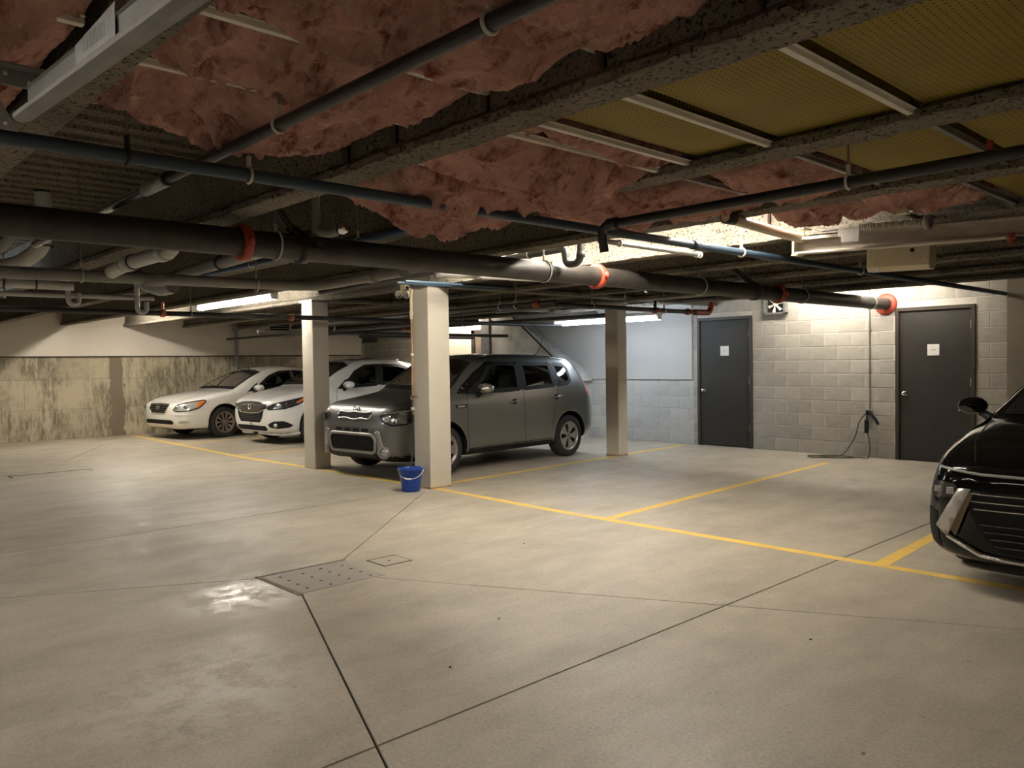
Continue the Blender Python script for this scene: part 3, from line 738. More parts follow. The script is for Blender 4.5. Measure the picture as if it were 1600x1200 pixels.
# 10 cluster at the left edge
p = pipe('elbow_drain', [(-6.97, 1.60, DECK - .01), (-6.97, 1.60, 2.40), (-7.20, 1.45, 2.26), (-7.6, .9, 2.24)], .060, 'white_pvc', 'white drain dropping from the deck with an elbow at the left edge', bend=.12, n=20)
for z in (2.44, 2.40): sleeve(p, (-6.97, 1.60, z), (0, 0, 1), .061, .012, 'band', 'black_band')
p = pipe('shaded_elbow', [(-7.7, 1.52, DECK - .01), (-7.7, 1.50, 2.52), (-7.95, 1.3, 2.42), (-8.6, .7, 2.36)], .066, 'grey_pvc', 'grey elbow drain at the very left edge under the black main', bend=.14, n=20)
p = pipe('low_white_pipe', [(-7.2, -.6, 2.12), (-7.2, 1.85, 2.125)], .035, 'white_pvc', 'bluish white pipe at the left edge just under the long grey drain')
for y in (1.36, 1.58): sleeve(p, (-7.2, y, 2.124), Y_, .036, .011, 'band', 'black_band')
# 11, 12 sprinkler lines beyond the middle column
p = pipe('sprinkler_cross_line', [(-12.0, 6.90, 2.15), (-6.62, 6.90, 2.17)], .030, 'iron', 'dark sprinkler line with a red coupling between the middle and rear columns')
grooved(p, (-6.93, 6.90, 2.168), X_, .032, wid=.09); ring_hanger(p, (-7.6, 6.90, 2.165), X_, .031, DECK); ring_hanger(p, (-7.3, 6.90, 2.165), X_, .031, DECK, 'chrome')
p = pipe('sprinkler_end_line', [(-6.65, 6.95, 2.14), (-6.65, 10.0, 2.145)], .030, 'iron', 'dark sprinkler line ending in a red elbow above the left dark door')
grooved(p, (-6.65, 9.66, 2.145), Y_, .031); grooved(p, (-6.65, 8.90, 2.143), Y_, .03, 'red', .04)
MB().tube(fillet([(-6.65, 9.83, 2.145), (-6.65, 10.22, 2.15), (-6.62, 10.24, 2.30)], .06), .043, 14).build('red_elbow', 'red', p)
MB().tube([(-6.65, 8.90, 2.14), (-6.65, 8.90, 2.30)], .022, 10).build('riser', 'iron', p)
for y in (9.1, 7.6): ring_hanger(p, (-6.65, y, 2.142), Y_, .031, DECK)
# 13 white pipe under the main
p = pipe('white_condensate_pipe', [(-5.68, 4.38, 2.25), (-5.22, 6.35, 2.25)], .026, 'white_pvc', 'white pipe lit bright just below the black main near the middle column')
ring_hanger(p, (-5.58, 4.77, 2.25), Y_, .027, DECK); ring_hanger(p, (-5.30, 6.04, 2.25), Y_, .027, DECK)
# 14 steel conduit, 15 duct
p = pipe('steel_conduit', [(-3.69, 4.30, 2.30), (-3.69, 5.56, 2.30)], .019, 'galv', 'short steel conduit lit brightly beside the slate blue pipe')
for y in (4.52, 5.50, 5.54): sleeve(p, (-3.69, y, 2.30), Y_, .020, .014, 'ring', 'clip')
m = MB(); pts = [Vector((-2.72, 4.36, 2.33)).lerp(Vector((-2.80, 5.62, 2.31)), t / 60) for t in range(61)]
m.tube(pts, [.030 + .004 * (i % 2) + .002 * noise.noise((i, 0, 0)) for i in range(61)], 14)
duct = tag(m.build('flexible_duct', 'cream'), 'cream flexible duct reaching to the left end of the opener rail', 'duct')
sleeve(duct, (-2.715, 4.40, 2.33), Y_, .034, .09, 'band', 'end_collar')
# 16 long black pipe under beam three
p = pipe('black_waste_pipe', [(-3.10, 3.66, 2.10), (-3.10, 3.63, 2.25), (.9, 3.62, 2.25)], .027, 'iron', 'long black waste pipe lying along the beam below the yellow boards', bend=.07)
ring_hanger(p, (-1.62, 3.62, 2.25), X_, .028, DECK); sleeve(p, (-3.0, 3.62, 2.25), X_, .028, .07, 'iron', 'elbow_collar')
MB().box(-1.055, -1.035, 3.605, 3.635, 2.275, 2.315).build('red_clamp', 'red', p)
# 17 trap
p = pipe('drain_trap', [(-8.6, 4.90, 2.33), (-5.3, 4.90, 2.385), (-4.575, 4.90, 2.40), (-4.575, 4.90, 2.262), (-4.405, 4.90, 2.262), (-4.405, 4.90, 2.80)], .031, 'black_abs', 'black drain pipe with a U-shaped trap in front of the bright ceiling bay', bend=.085, n=18)
sleeve(p, (-4.405, 4.90, 2.33), (0, 0, 1), .031, .05, 'black_abs', 'trap_collar'); ring_hanger(p, (-5.0, 4.90, 2.392), X_, .032, DECK)
MB().box(-4.47, -4.34, 4.86, 4.94, 2.452, 2.47).build('red_strap', 'red', p)
MB().box(-4.66, -4.60, 4.84, 4.96, 2.46, 2.52).build('blue_valve', 'blue2', p)
# 18 grey vent elbow beside the main
p = pipe('vent_elbow', [(-4.60, 2.60, DECK - .01), (-4.60, 2.60, 2.305), (-4.48, 2.66, 2.285), (-4.42, 2.69, 2.34)], .028, 'grey_pvc', 'grey vent pipe dropping from the deck with a hooked end beside the main', bend=.06)
MB().lathe([(0, 0), (.036, 0), (.038, .03), (.030, .055), (.012, .06), (0, .06)], (-4.43, 2.66, 2.305), (.8, .5, .15), 16).build('chrome_cap', 'chrome', p)
# 19 blue pipes above the middle column
p = pipe('pale_blue_pipe', [(-7.00, 5.0, 2.335), (-6.92, 6.4, 2.335)], .016, 'blue_pipe', 'pale blue pipe passing just above the top of the middle column, nearer one of two', group=None)
p = pipe('pale_blue_pipe', [(-7.16, 5.0, 2.335), (-7.08, 6.4, 2.335)], .016, 'blue_pipe', 'pale blue pipe passing just above the top of the middle column, farther one of two')
# far pipes at the back left
for i, (a, b_, r_, mt, lb) in enumerate((
    ((-18.2, 7.9, 2.10), (-10.4, 7.9, 2.10), .026, 'iron_dust', 'thin dark pipe far back crossing above the roofs of the white cars, nearest one'),
    ((-17.6, 9.75, 2.19), (-8.2, 9.75, 2.19), .030, 'iron', 'dark pipe far back crossing above the white cars, behind the thin one'),
    ((-16.5, 10.3, 2.30), (-12.0, 10.3, 2.30), .026, 'iron_dust', 'farthest dark pipe before the back wall, above the cars'),
    ((-12.4, 5.9, 2.02), (-12.4, 11.5, 2.02), .032, 'iron_dust', 'dark pipe running back to the wall left of the first column'),
    ((-13.6, 8.6, 2.02), (-13.55, 11.5, 2.02), .034, 'iron', 'short dark pipe in front of the cream wall by the far door'),
    ((-9.0, 8.1, 2.22), (-5.0, 8.1, 2.22), .022, 'grey_pvc', 'thin grey pipe crossing just behind the rear column top'))):
    p = pipe('service_pipe', [a, b_], r_, mt, lb)
    mid = Vector(a).lerp(Vector(b_), .62); ring_hanger(p, mid, (Vector(b_) - Vector(a)).normalized(), r_, DECK)
    if i in (0, 1): grooved(p, Vector(a).lerp(Vector(b_), .55), X_, r_, 'red', .07)
    if i == 1: grooved(p, Vector(a).lerp(Vector(b_), .42), X_, r_, 'brass', .07)
# conduit down the left wall
p = pipe('wall_conduit', [(XL + .12, 8.2, 0), (XL + .12, 8.2, 2.4)], .045, 'grey_pvc', 'grey conduit running down the left wall behind the white sedan')
MB().box(XL + .055, XL + .18, 8.13, 8.27, 2.33, 2.42).build('conduit_box', 'galv', p); sleeve(p, (XL + .12, 8.2, 1.69), (0, 0, 1), .046, .05, 'chrome', 'clip')

# ------------------------------------------------------------------ fluorescent lamps
def lamp(label, x0, x1, y, z, tube, r=.034, housing=True):
    o = MB().box(x0 - .03, x1 + .03, y - .055, y + .055, z + .045, z + .10).build('fluorescent_lamp', 'fixture', bevel=.006)
    tag(o, label, 'lamp')
    for dy in (-.028, .028):
        MB().tube([(x0, y + dy, z), (x1, y + dy, z)], r * .62, 12).build('lamp_tube', tube, o)
    for x in (x0, x1): MB().box(x - .014, x + .014, y - .052, y + .052, z - .024, z + .05).build('tube_holder', 'fixture', o)
    for x in (x0 + .3, x1 - .3): MB().tube([(x, y, z + .1), (x, y, DECK)], .004, 5).build('lamp_wire', 'rod', o)
    return o
lamp('bright warm strip light left of the first column, above the white sedan', -12.85, -10.30, 5.15, 2.40, 'tube_warm', .045)
lamp('warm strip light between beams at the left wall, out of sight above', -17.2, -14.9, 4.98, 2.60, 'tube_strong')
lamp('cool white strip light against the bluish wall behind the rear column', -9.95, -7.7, 10.4, 2.13, 'tube_cool', .05)
lamp('warm strip light over the block wall between the dark doors', -6.2, -4.0, 11.1, 2.68, 'tube_wall')
lamp('strip light between beams over the drain trap', -4.95, -2.5, 5.14, 2.62, 'tube_strong')
lamp('strip light between beams behind the middle column', -6.85, -5.05, 5.2, 2.64, 'tube_strong')
lamp('strip light over the cream wall by the far door', -15.3, -13.0, 11.25, 2.66, 'tube_warm')
lamp('cool strip light beyond the left edge of the picture, over the white drains', -11.8, -9.5, 1.45, 2.44, 'tube_dim', .05)
lamp('strip light over the driveway behind the camera, farthest left', -13.0, -10.6, -1.25, 2.44, 'tube_neut')
lamp('strip light over the driveway behind the camera, left of the middle', -8.0, -5.6, -1.25, 2.44, 'tube_neut')
lamp('strip light over the driveway just behind the camera', -4.0, -1.6, -1.25, 2.44, 'tube_neut')
lamp('strip light over the driveway to the right of the camera', .6, 3.0, -1.25, 2.44, 'tube_neut')
lamp('strip light over the right hand bays, out of the picture', 1.6, 4.0, 2.75, 2.44, 'tube_neut')

# ------------------------------------------------------------------ door opener at the right
rail = MB().box(-2.82, .95, 5.435, 5.465, 2.24, 2.25)
for s0, s1 in ((2.19, 2.20), (2.30, 2.31)): pass
op = MB()
op.box(-2.82, 1.0, 5.47, 5.476, 2.205, 2.312).box(-2.82, 1.0, 5.42, 5.476, 2.308, 2.314).box(-2.82, 1.0, 5.415, 5.476, 2.199, 2.206).tube([(-2.82, 5.425, 2.205), (1.0, 5.425, 2.205)], .012, 8).box(-2.82, 1.0, 5.412, 5.42, 2.298, 2.318)
op = tag(op.build('opener_rail', 'rail_steel'), 'pale galvanised door opener rail at the right, with its motor box', 'door opener')
MB().box(-2.83, -2.78, 5.40, 5.49, 2.19, 2.20).box(-2.80, -2.76, 5.44, 5.452, 2.29, 2.38).box(-2.83, -2.815, 5.41, 5.48, 2.195, 2.30).box(-2.80, -2.74, 5.40, 5.52, 2.375, 2.385).build('end_bracket', 'cream', op)
mb_ = MB().prism([(5.56, 2.085), (5.58, 2.058), (5.66, 2.058), (5.68, 2.085), (5.68, 2.235), (5.56, 2.235)], 'x', -2.36, -1.95)
mo = mb_.build('motor_box', 'cream', op, bevel=.008)
MB().lathe([(0, 0), (.014, 0), (.014, .004), (0, .004)], (-2.06, 5.562, 2.185), (0, -1, 0), 14).build('button', 'dark', mo)
k = MB()
for x, z in ((-2.30, 2.12), (-2.0, 2.135), (-1.965, 2.132)): k.lathe([(0, 0), (.004, 0), (.004, .003), (0, .003)], (x, 5.562, z), (0, -1, 0), 8)
k.build('screws', 'dull_steel', mo)
MB().box(-2.35, -2.28, 5.563, 5.60, 2.056, 2.085).build('pale_tab', 'white_plastic', mo)
MB().box(-2.36, -1.93, 5.50, 5.506, 2.21, 2.34).build('back_plate', 'dull_steel', op)
MB().tube([(-2.60, 5.385, 2.343), (-1.90, 5.385, 2.332)], .010, 10).build('spring_rod', 'galv', op)
hx = []
for i in range(28 * 8 + 1):
    t = i / (28 * 8); a = 2 * math.pi * i / 8; c = Vector((-2.34, 5.385, 2.339)).lerp(Vector((-1.93, 5.385, 2.333)), t)
    hx.append(c + Vector((0, .020 * math.cos(a), .020 * math.sin(a))))
MB().tube(hx, .0048, 5).build('spring', 'strip', op)
MB().lathe([(0, -.018), (.046, -.018), (.048, 0), (.046, .018), (.03, .018), (.026, .008), (0, .008)], (-1.905, 5.385, 2.332), X_, 22).build('spring_drum', 'dull_steel', op)
MB().box(-2.48, -2.335, 5.372, 5.376, 2.29, 2.345).box(-2.455, -2.335, 5.371, 5.375, 2.25, 2.295).build('sticker_card', 'white_plastic', op)
MB().box(-1.70, -1.60, 5.4705, 5.468, 2.235, 2.275).build('rail_label', 'cream', op)
for x in (-2.30, -.4): MB().box(x - .015, x + .015, 5.44, 5.446, 2.296, SOF + .02).build('rail_hanger', 'galv', op)
op.matrix_world = Matrix.Translation((-2.82, 5.45, 2.25)) @ Matrix.Rotation(.036, 4, 'Y') @ Matrix.Translation((2.82, -5.45, -2.25))
# handwheel at the right edge, small junction box, flattened lump
m = MB()
for i in range(9):
    a = 2 * math.pi * i / 9; p0 = Vector((-1.285, 4.80, 2.065)); m.tube([p0, p0 + Vector((.8 * math.cos(a) * .035, -.6 * math.cos(a) * .035, math.sin(a) * .035))], [.008, .0055], 6)
m.lathe([(0, -.012), (.016, -.012), (.016, .012), (0, .012)], (-1.285, 4.80, 2.065), (.6, .8, 0), 12)
hw_ = tag(m.build('valve_wheel', 'red'), 'small red lobed valve wheel at the right edge by the opener rail', 'valve')
MB().tube([(-1.28, 4.81, 2.065), (-1.17, 4.95, 2.06), (-.3, 4.97, 2.06)], .014, 10).build('valve_pipe', 'iron', hw_)
jb = MB().box(-1.86, -1.80, 4.77, 4.83, 2.27, 2.30); jb = tag(jb.build('junction_box', 'cream', bevel=.004), 'small cream junction box under the beam above the opener rail', 'box')
MB().tube([(-1.83, 4.8, 2.30), (-1.83, 4.8, 2.37)], .008, 8).build('conduit_stub', 'galv', jb)
MB().tube([(-1.80, 4.8, 2.285), (-1.775, 4.8, 2.285)], .007, 8).build('cable_gland', 'chrome', jb)

# ------------------------------------------------------------------ channel and slotted angle at the top left
def channel():
    a, b_ = Vector((-2.30, .50, 2.075)), Vector((.4, .50, 1.90)); m = MB()
    prof = [(-.035, .0), (-.035, .012), (-.006, .014), (.0, .02), (.0, .078), (-.006, .082), (.004, .086), (.012, .08), (.012, .006), (.0, -.004), (-.02, -.008)]
    n = len(prof); vs = []
    for p in (a, b_): vs += [(p.x, p.y + q, p.z + z) for q, z in prof]
    m.add(vs, [(i, (i + 1) % n, n + (i + 1) % n, n + i) for i in range(n)] + [tuple(range(n))[::-1], tuple(range(n, 2 * n))])
    o = tag(m.build('steel_channel', 'dusty_galv', bevel=.0015), 'long galvanised steel channel hanging at the top left corner', 'channel')
    s_ = MB()
    for x0, x1 in ((-1.86, -1.60),):
        z0 = 2.075 - .0648 * (x0 + 2.30); z1 = 2.075 - .0648 * (x1 + 2.30)
        s_.add([(x0, .4955, z0 + .02), (x1, .4955, z1 + .02), (x1, .4955, z1 + .105), (x0, .4955, z0 + .083)], [(0, 1, 2, 3)])
        s_.add([(x0, .4945, z0 + .02), (x1, .4945, z1 + .02), (x1, .4945, z1 + .105), (x0, .4945, z0 + .083)], [(3, 2, 1, 0)])
    lab = s_.build('sticker', 'galv', o)
    k = MB(); x = -1.80
    while x < -1.66:
        wd = rnd(.003, .008); z0 = 2.075 - .0648 * (x + 2.30); k.box(x, x + wd, .4938, .4942, z0 + .055, z0 + .085); x += wd + rnd(.004, .009)
    k.build('barcode', 'ink', lab)
    # slotted angle
    m = MB(); holes = MB()
    m.box(-2.42, -2.415, .05, .60, 2.19, 2.235).box(-2.415, -2.375, .05, .60, 2.232, 2.237)
    m.add([(-2.412, .36, 2.20), (-2.412, .43, 2.20), (-2.405, .50, 2.07), (-2.405, .46, 2.07), (-2.408, .36, 2.20), (-2.408, .43, 2.20), (-2.401, .50, 2.07), (-2.401, .46, 2.07)], [(0, 1, 2, 3), (7, 6, 5, 4), (0, 4, 5, 1), (1, 5, 6, 2), (2, 6, 7, 3), (3, 7, 4, 0)])
    sa = tag(m.build('slotted_angle', 'dull_steel'), 'grey slotted angle bracket with bolt holes at the left edge under pink insulation', 'bracket')
    for i in range(10):
        y = .09 + .055 * i; holes.lathe([(0, 0), (.006, 0), (.006, .001), (0, .001)], (-2.4145, y, 2.205 + .014 * (i % 2)), X_, 8)
    for i in range(4): holes.lathe([(0, 0), (.005, 0), (.005, .001), (0, .001)], (-2.407 + .0015 * i, .41 + .02 * i, 2.17 - .028 * i), X_, 8)
    holes.build('slot_holes', 'ring', sa)
channel()

# ------------------------------------------------------------------ fan, vent, heater, emergency light
def fan():
    x0, x1, z0, z1 = FAN; m = MB(); t = .035
    m.box(x0, x0 + t, YB - .09, YB, z0, z1).box(x1 - t, x1, YB - .09, YB, z0, z1).box(x0, x1, YB - .09, YB, z0, z0 + t).box(x0, x1, YB - .09, YB, z1 - t, z1)
    o = tag(m.build('exhaust_fan', 'galv', bevel=.004), 'square exhaust fan in a steel frame high on the block wall', 'fan')
    MB().box(x0 + t, x1 - t, YB - .014, YB - .007, z0 + t, z1 - t).build('fan_recess', 'dark', o)
    c = Vector(((x0 + x1) / 2, YB - .045, (z0 + z1) / 2)); b_ = MB()
    for i in range(6):
        a = math.pi / 3 * i + .3; u = Vector((math.cos(a), 0, math.sin(a))); q = Vector((-math.sin(a), 0, math.cos(a)))
        b_.add([c + u * .03 - q * .012, c + u * .125 - q * .022 + Vector((0, -.012, 0)), c + u * .13 + q * .022 + Vector((0, .012, 0)), c + u * .03 + q * .012],
               [(0, 1, 2, 3)])
    b_.lathe([(0, -.02), (.035, -.02), (.035, .02), (0, .02)], c, Y_, 14); b_.build('fan_blades', 'fixture', o)
fan()
def vent():
    m = MB().box(-18.36, -17.67, YB - .03, YB - .005, 2.04, 2.49); o = tag(m.build('wall_vent', 'gloss_black', bevel=.004), 'dark louvred vent high on the grey wall above the white hatchback', 'vent')
    for i in range(6): MB().box(-18.31, -17.72, YB - .045, YB - .028, 2.08 + .065 * i, 2.095 + .065 * i).build('louvre', 'trim_black', o)
vent()
def heater():
    x = XL + .06; m = MB().box(x, x + .30, 8.85, 9.55, 2.18, 2.58); o = tag(m.build('unit_heater', 'cream', bevel=.02), 'pale louvred unit heater high on the left wall, left of the first column', 'heater')
    MB().box(x + .295, x + .305, 8.95, 9.45, 2.24, 2.52).build('heater_recess', 'dark', o)
    for i in range(5):
        l = MB().box(x + .30, x + .335, 8.95, 9.45, 2.255 + .055 * i, 2.268 + .055 * i).build('louvre', 'ring', o)
heater()
def emergency():
    m = MB().box(-7.86, -7.76, 5.54, 5.60, 2.34, 2.40).tube([(-7.81, 5.57, 2.40), (-7.81, 5.57, 2.6)], .008, 8).tube([(-7.76, 5.56, 2.36), (-7.70, 5.57, 2.33)], .018, 8, 1)
    o = tag(m.build('emergency_light', ['cream', 'iron'], bevel=.004), 'twin head emergency light beside the top of the middle column', 'emergency light')
    for x, z in ((-7.90, 2.29), (-7.75, 2.28)):
        d = Vector((.25, -1, -.35)).normalized(); c = Vector((x + .02, 5.55, z))
        h = MB().lathe([(0, -.05), (.022, -.05), (.03, -.02), (.046, .02), (.05, .035), (.046, .036)], c, d, 18).tube([c + Vector((.02, .01, .03)), c + Vector((.035, .02, .07))], .018, 8)
        h = h.build('lamp_head', 'cream', o); MB().lathe([(.0, .024), (.03, .026), (.046, .034)], c, d, 18).build('lens', 'lamp_in', h)
emergency()

# ------------------------------------------------------------------ drain line on the column, bucket, charging cord
def drain_line():
    x, y = -7.668, 5.556
    o = tag(MB().tube(fillet([(x + .01, y + .01, SOF - .03), (x, y, SOF - .12), (x, y, 1.98)], .05), .017, 10).build('drain_line', 'cream'), 'thin drain line down the column edge that empties into the blue bucket', 'pipe')
    MB().tube([(x, y, 1.98), (x, y, 1.02)], .012, 10).build('copper_length', 'copper', o)
    for z, r_ in ((2.05, .026), (1.56, .02), (1.06, .028), (.93, .022)): MB().lathe([(.01, -.018), (r_, -.018), (r_, .018), (.01, .018)], (x, y, z), (0, 0, 1), 12).build('joint', 'ring', o)
    MB().box(x - .01, x + .07, y - .03, y + .012, 1.055, 1.085).build('valve_lever', 'dull_steel', o)
    MB().tube([(x, y, 1.02), (x, y, .86)], .016, 10).build('valve_body', 'chrome', o)
    MB().tube(fillet([(x, y, .88), (x, y - .012, .4), (x + .07, y - .08, .34), (x + .15, y - .17, .25), (x + .17, y - .19, .10)], .1), .0075, 8).build('hose', 'cable', o)
drain_line()
def bucket():
    c = (-7.475, 5.37, 0)
    m = MB().lathe([(0, .004), (.098, .004), (.101, .0), (.106, .02), (.133, .245), (.141, .247), (.143, .262), (.139, .268), (.133, .265), (.128, .24), (.100, .012), (0, .01)], c, n=36)
    o = tag(m.build('bucket', 'blue_bucket'), 'small blue plastic bucket at the foot of the middle column', 'bucket')
    ax = Vector((.68, .73, 0)); fr = Vector((.45, -.40, 0)).normalized()
    pts = []
    for i in range(25):
        a = math.pi * i / 24; pts.append(Vector(c) + Vector((0, 0, .25)) + ax * (-.146 * math.cos(a)) + fr * (.150 * math.sin(a) * .95) + Vector((0, 0, -.098 * math.sin(a) + .004)))
    MB().tube(pts, .0033, 6).build('handle', 'white_plastic', o)
    MB().tube(pts[9:14], .009, 10).build('grip', 'white_plastic', o)
    for s_ in (-1, 1): MB().lathe([(0, -.01), (.014, -.01), (.014, .01), (0, .01)], Vector(c) + Vector((0, 0, .25)) + ax * s_ * .143, ax, 10).build('handle_lug', 'blue_bucket', o)
bucket()
def cord():
    x, y = -4.93, YB - .012
    o = MB().tube([(x, y, 2.75), (x, y, .70)], .0085, 8)
    o = tag(o.build('power_conduit', 'dull_steel'), 'thin conduit down the block wall to the outlet left of the right dark door', 'conduit')
    MB().box(x - .045, x + .045, y - .05, y + .006, .58, .70).build('outlet_box', 'galv', o, bevel=.005)
    MB().box(x - .03, x + .03, y - .075, y - .05, .62, .69).build('outlet_cover', 'trim_black', o, bevel=.005)
    for z in (1.25, 1.85): MB().box(x - .02, x + .02, y - .012, y + .01, z, z + .02).build('conduit_clip', 'galv', o)
    p = [(x - .02, y - .08, .65), (x - .11, y - .10, .52), (x - .17, y - .11, .30), (x - .28, y - .13, .10), (x - .36, y - .2, .02), (x - .50, y - .30, .014), (x - .72, y - .42, .014), (x - .60, y - .56, .014), (x - .35, y - .46, .016), (x - .12, y - .34, .018), (x - .18, y - .22, .02), (x - .46, y - .26, .022), (x - .58, y - .40, .022), (x - .34, y - .52, .024), (x - .08, y - .36, .026), (x - .06, y - .22, .02), (x + .04, y - .16, .012), (x + .05, y - .12, .20), (x + .0, y - .10, .40)]
    def smooth(p, n=8):
        P = [Vector(q) for q in p]; P = [2 * P[0] - P[1]] + P + [2 * P[-1] - P[-2]]; out = []
        for i in range(1, len(P) - 2):
            for t in range(n):
                t /= n; a, b_, c_, d = P[i - 1:i + 3]
                out.append(.5 * ((2 * b_) + (c_ - a) * t + (2 * a - 5 * b_ + 4 * c_ - d) * t * t + (3 * b_ - a - 3 * c_ + d) * t ** 3))
        return out + [P[-2]]
    c_ = tag(MB().tube(smooth(p), .0085, 8).build('extension_cord', 'green_cable'), 'olive cord with an inline black box, hanging from the outlet and coiled on the floor', 'cord')
    MB().box(x - .035, x + .025, y - .125, y - .075, .36, .56).build('control_box', 'trim_black', c_, bevel=.018)
    MB().tube([(x, y - .1, .62), (x, y - .1, .55)], .012, 8).build('plug_lead', 'cable', c_)
    MB().tube(smooth([(x + .03, y - .09, .67), (x + .08, y - .10, .62), (x + .13, y - .10, .55), (x + .16, y - .095, .49)]), [.02] * 24 + [.026], 10).build('cord_plug', 'trim_black', c_)
cord()

# ------------------------------------------------------------------ cars
def pchip(xs, ys, q):
    xs, ys = np.array(xs, float), np.array(ys, float); h = np.diff(xs); d = np.diff(ys) / h; m = np.zeros_like(ys)
    for i in range(1, len(xs) - 1):
        if d[i - 1] * d[i] > 0:
            w1, w2 = 2 * h[i] + h[i - 1], h[i] + 2 * h[i - 1]; m[i] = (w1 + w2) / (w1 / d[i - 1] + w2 / d[i])
    m[0], m[-1] = d[0], d[-1]
    k = np.clip(np.searchsorted(xs, q) - 1, 0, len(h) - 1); t = (q - xs[k]) / h[k]
    return (2 * t**3 - 3 * t**2 + 1) * ys[k] + (t**3 - 2 * t**2 + t) * h[k] * m[k] + (-2 * t**3 + 3 * t**2) * ys[k + 1] + (t**3 - t**2) * h[k] * m[k + 1]

def loft(stations, step=.035):
    """stations: x, zb, wb, wr, zr, wm, zm, ws, zs, wt, zt, zc -> half sections smoothly joined, closed at both ends"""
    S = np.array(stations, float); xs = S[:, 0]; q = []
    for a, b in zip(xs[:-1], xs[1:]):
        n = max(3 if b - a > .01 else 2, int(round((b - a) / step))); q += [a + (b - a) * i / n for i in range(n)]
    q.append(xs[-1]); q = np.array(q)
    P = [q] + [pchip(xs, S[:, i], q) for i in range(1, 12)]
    rings = []
    for i in range(len(q)):
        zb, wb, wr, zr, wm, zm, ws, zs, wt, zt, zc = [P[j][i] for j in range(1, 12)]
        c = [(0, zb), (wb * .6, zb), (wb, zb + .004), (wr, zr), (wm, zm), (ws, zs), (wt, zt), (wt * .62, zt + (zc - zt) * .72), (0, zc)]
        c = [Vector((y, z, 0)) for y, z in c]; c = [Vector((-c[1].x, c[1].y, 0))] + c + [Vector((-c[-2].x, c[-2].y, 0))]
        out = []; per = [2, 3, 5, 7, 8, 9, 5, 6]
        for k in range(1, len(c) - 2):
            p0, p1, p2, p3 = c[k - 1:k + 3]
            t0 = 0; t1 = t0 + max(1e-4, (p1 - p0).length ** .5); t2 = t1 + max(1e-4, (p2 - p1).length ** .5); t3 = t2 + max(1e-4, (p3 - p2).length ** .5)
            for s_ in range(per[k - 1]):
                t = t1 + (t2 - t1) * s_ / per[k - 1]
                a1 = p0 * ((t1 - t) / (t1 - t0)) + p1 * ((t - t0) / (t1 - t0)); a2 = p1 * ((t2 - t) / (t2 - t1)) + p2 * ((t - t1) / (t2 - t1)); a3 = p2 * ((t3 - t) / (t3 - t2)) + p3 * ((t - t2) / (t3 - t2))
                b1 = a1 * ((t2 - t) / (t2 - t0)) + a2 * ((t - t0) / (t2 - t0)); b2 = a2 * ((t3 - t) / (t3 - t1)) + a3 * ((t - t1) / (t3 - t1))
                out.append(b1 * ((t2 - t) / (t2 - t1)) + b2 * ((t - t1) / (t2 - t1)))
        out.append(c[-2])
        half = [(max(0, p.x), p.y) for p in out]
        full = [(-y, z) for y, z in half] + [(y, z) for y, z in half[::-1][1:-1]]
        rings.append([(q[i], y, z) for y, z in full])
    n = len(rings[0]); vs = [p for r_ in rings for p in r_]
    fs = [(i * n + j, i * n + (j + 1) % n, (i + 1) * n + (j + 1) % n, (i + 1) * n + j) for i in range(len(rings) - 1) for j in range(n)]
    for base in (0, (len(rings) - 1) * n):       # end caps: quads across, left to right
        h = n // 2
        for j in range(h):
            a, b = base + j, base + j + 1; c_, d = base + (n - j - 1) % n, base + (n - j) % n
            quad = (a, b, c_, d) if base else (d, c_, b, a)
            ids = []
            for t in quad:
                if t not in ids: ids.append(t)
            if len(ids) > 2: fs.append(tuple(ids))
    return vs, fs

def inside(poly, x, y):
    r_ = False; j = len(poly) - 1
    for i in range(len(poly)):
        (xi, yi), (xj, yj) = poly[i], poly[j]
        if (yi > y) != (yj > y) and x < (xj - xi) * (y - yi) / (yj - yi) + xi: r_ = not r_
        j = i
    return r_
def area2(p): return sum(p[i - 1][0] * p[i][1] - p[i][0] * p[i - 1][1] for i in range(len(p)))
def resample(p, d, closed=True):
    out = []
    n = len(p)
    for i in range(n if closed else n - 1):
        a, b = p[i], p[(i + 1) % n]; L = math.hypot(b[0] - a[0], b[1] - a[1]); k = max(1, int(math.ceil(L / d)))
        out += [(a[0] + (b[0] - a[0]) * t / k, a[1] + (b[1] - a[1]) * t / k) for t in range(k)]
    if not closed: out.append(p[-1])
    return out
def rounded(p, r, n=4):
    if r <= 0: return p
    m = len(p); out = []
    for i in range(m):
        a, b, c = Vector((*p[i - 1], 0)), Vector((*p[i], 0)), Vector((*p[(i + 1) % m], 0)); rr = min(r, (a - b).length * .45, (c - b).length * .45)
        s, e = b + (a - b).normalized() * rr, b + (c - b).normalized() * rr
        for t in range(n + 1):
            t /= n; v = (1 - t) ** 2 * s + 2 * t * (1 - t) * b + t * t * e; out.append((v.x, v.y))
    return out
def inset(p, d):
    m = len(p); sg = 1 if area2(p) > 0 else -1; out = []
    for i in range(m):
        a, b, c = p[i - 1], p[i], p[(i + 1) % m]
        e1 = Vector((b[0] - a[0], b[1] - a[1], 0)); e2 = Vector((c[0] - b[0], c[1] - b[1], 0))
        n1 = Vector((-e1.y, e1.x, 0)).normalized() * sg; n2 = Vector((-e2.y, e2.x, 0)).normalized() * sg
        nn = (n1 + n2) / max(.7, (n1 + n2).length_squared / 2)
        out.append((b[0] + nn.x * d, b[1] + nn.y * d))
    return out
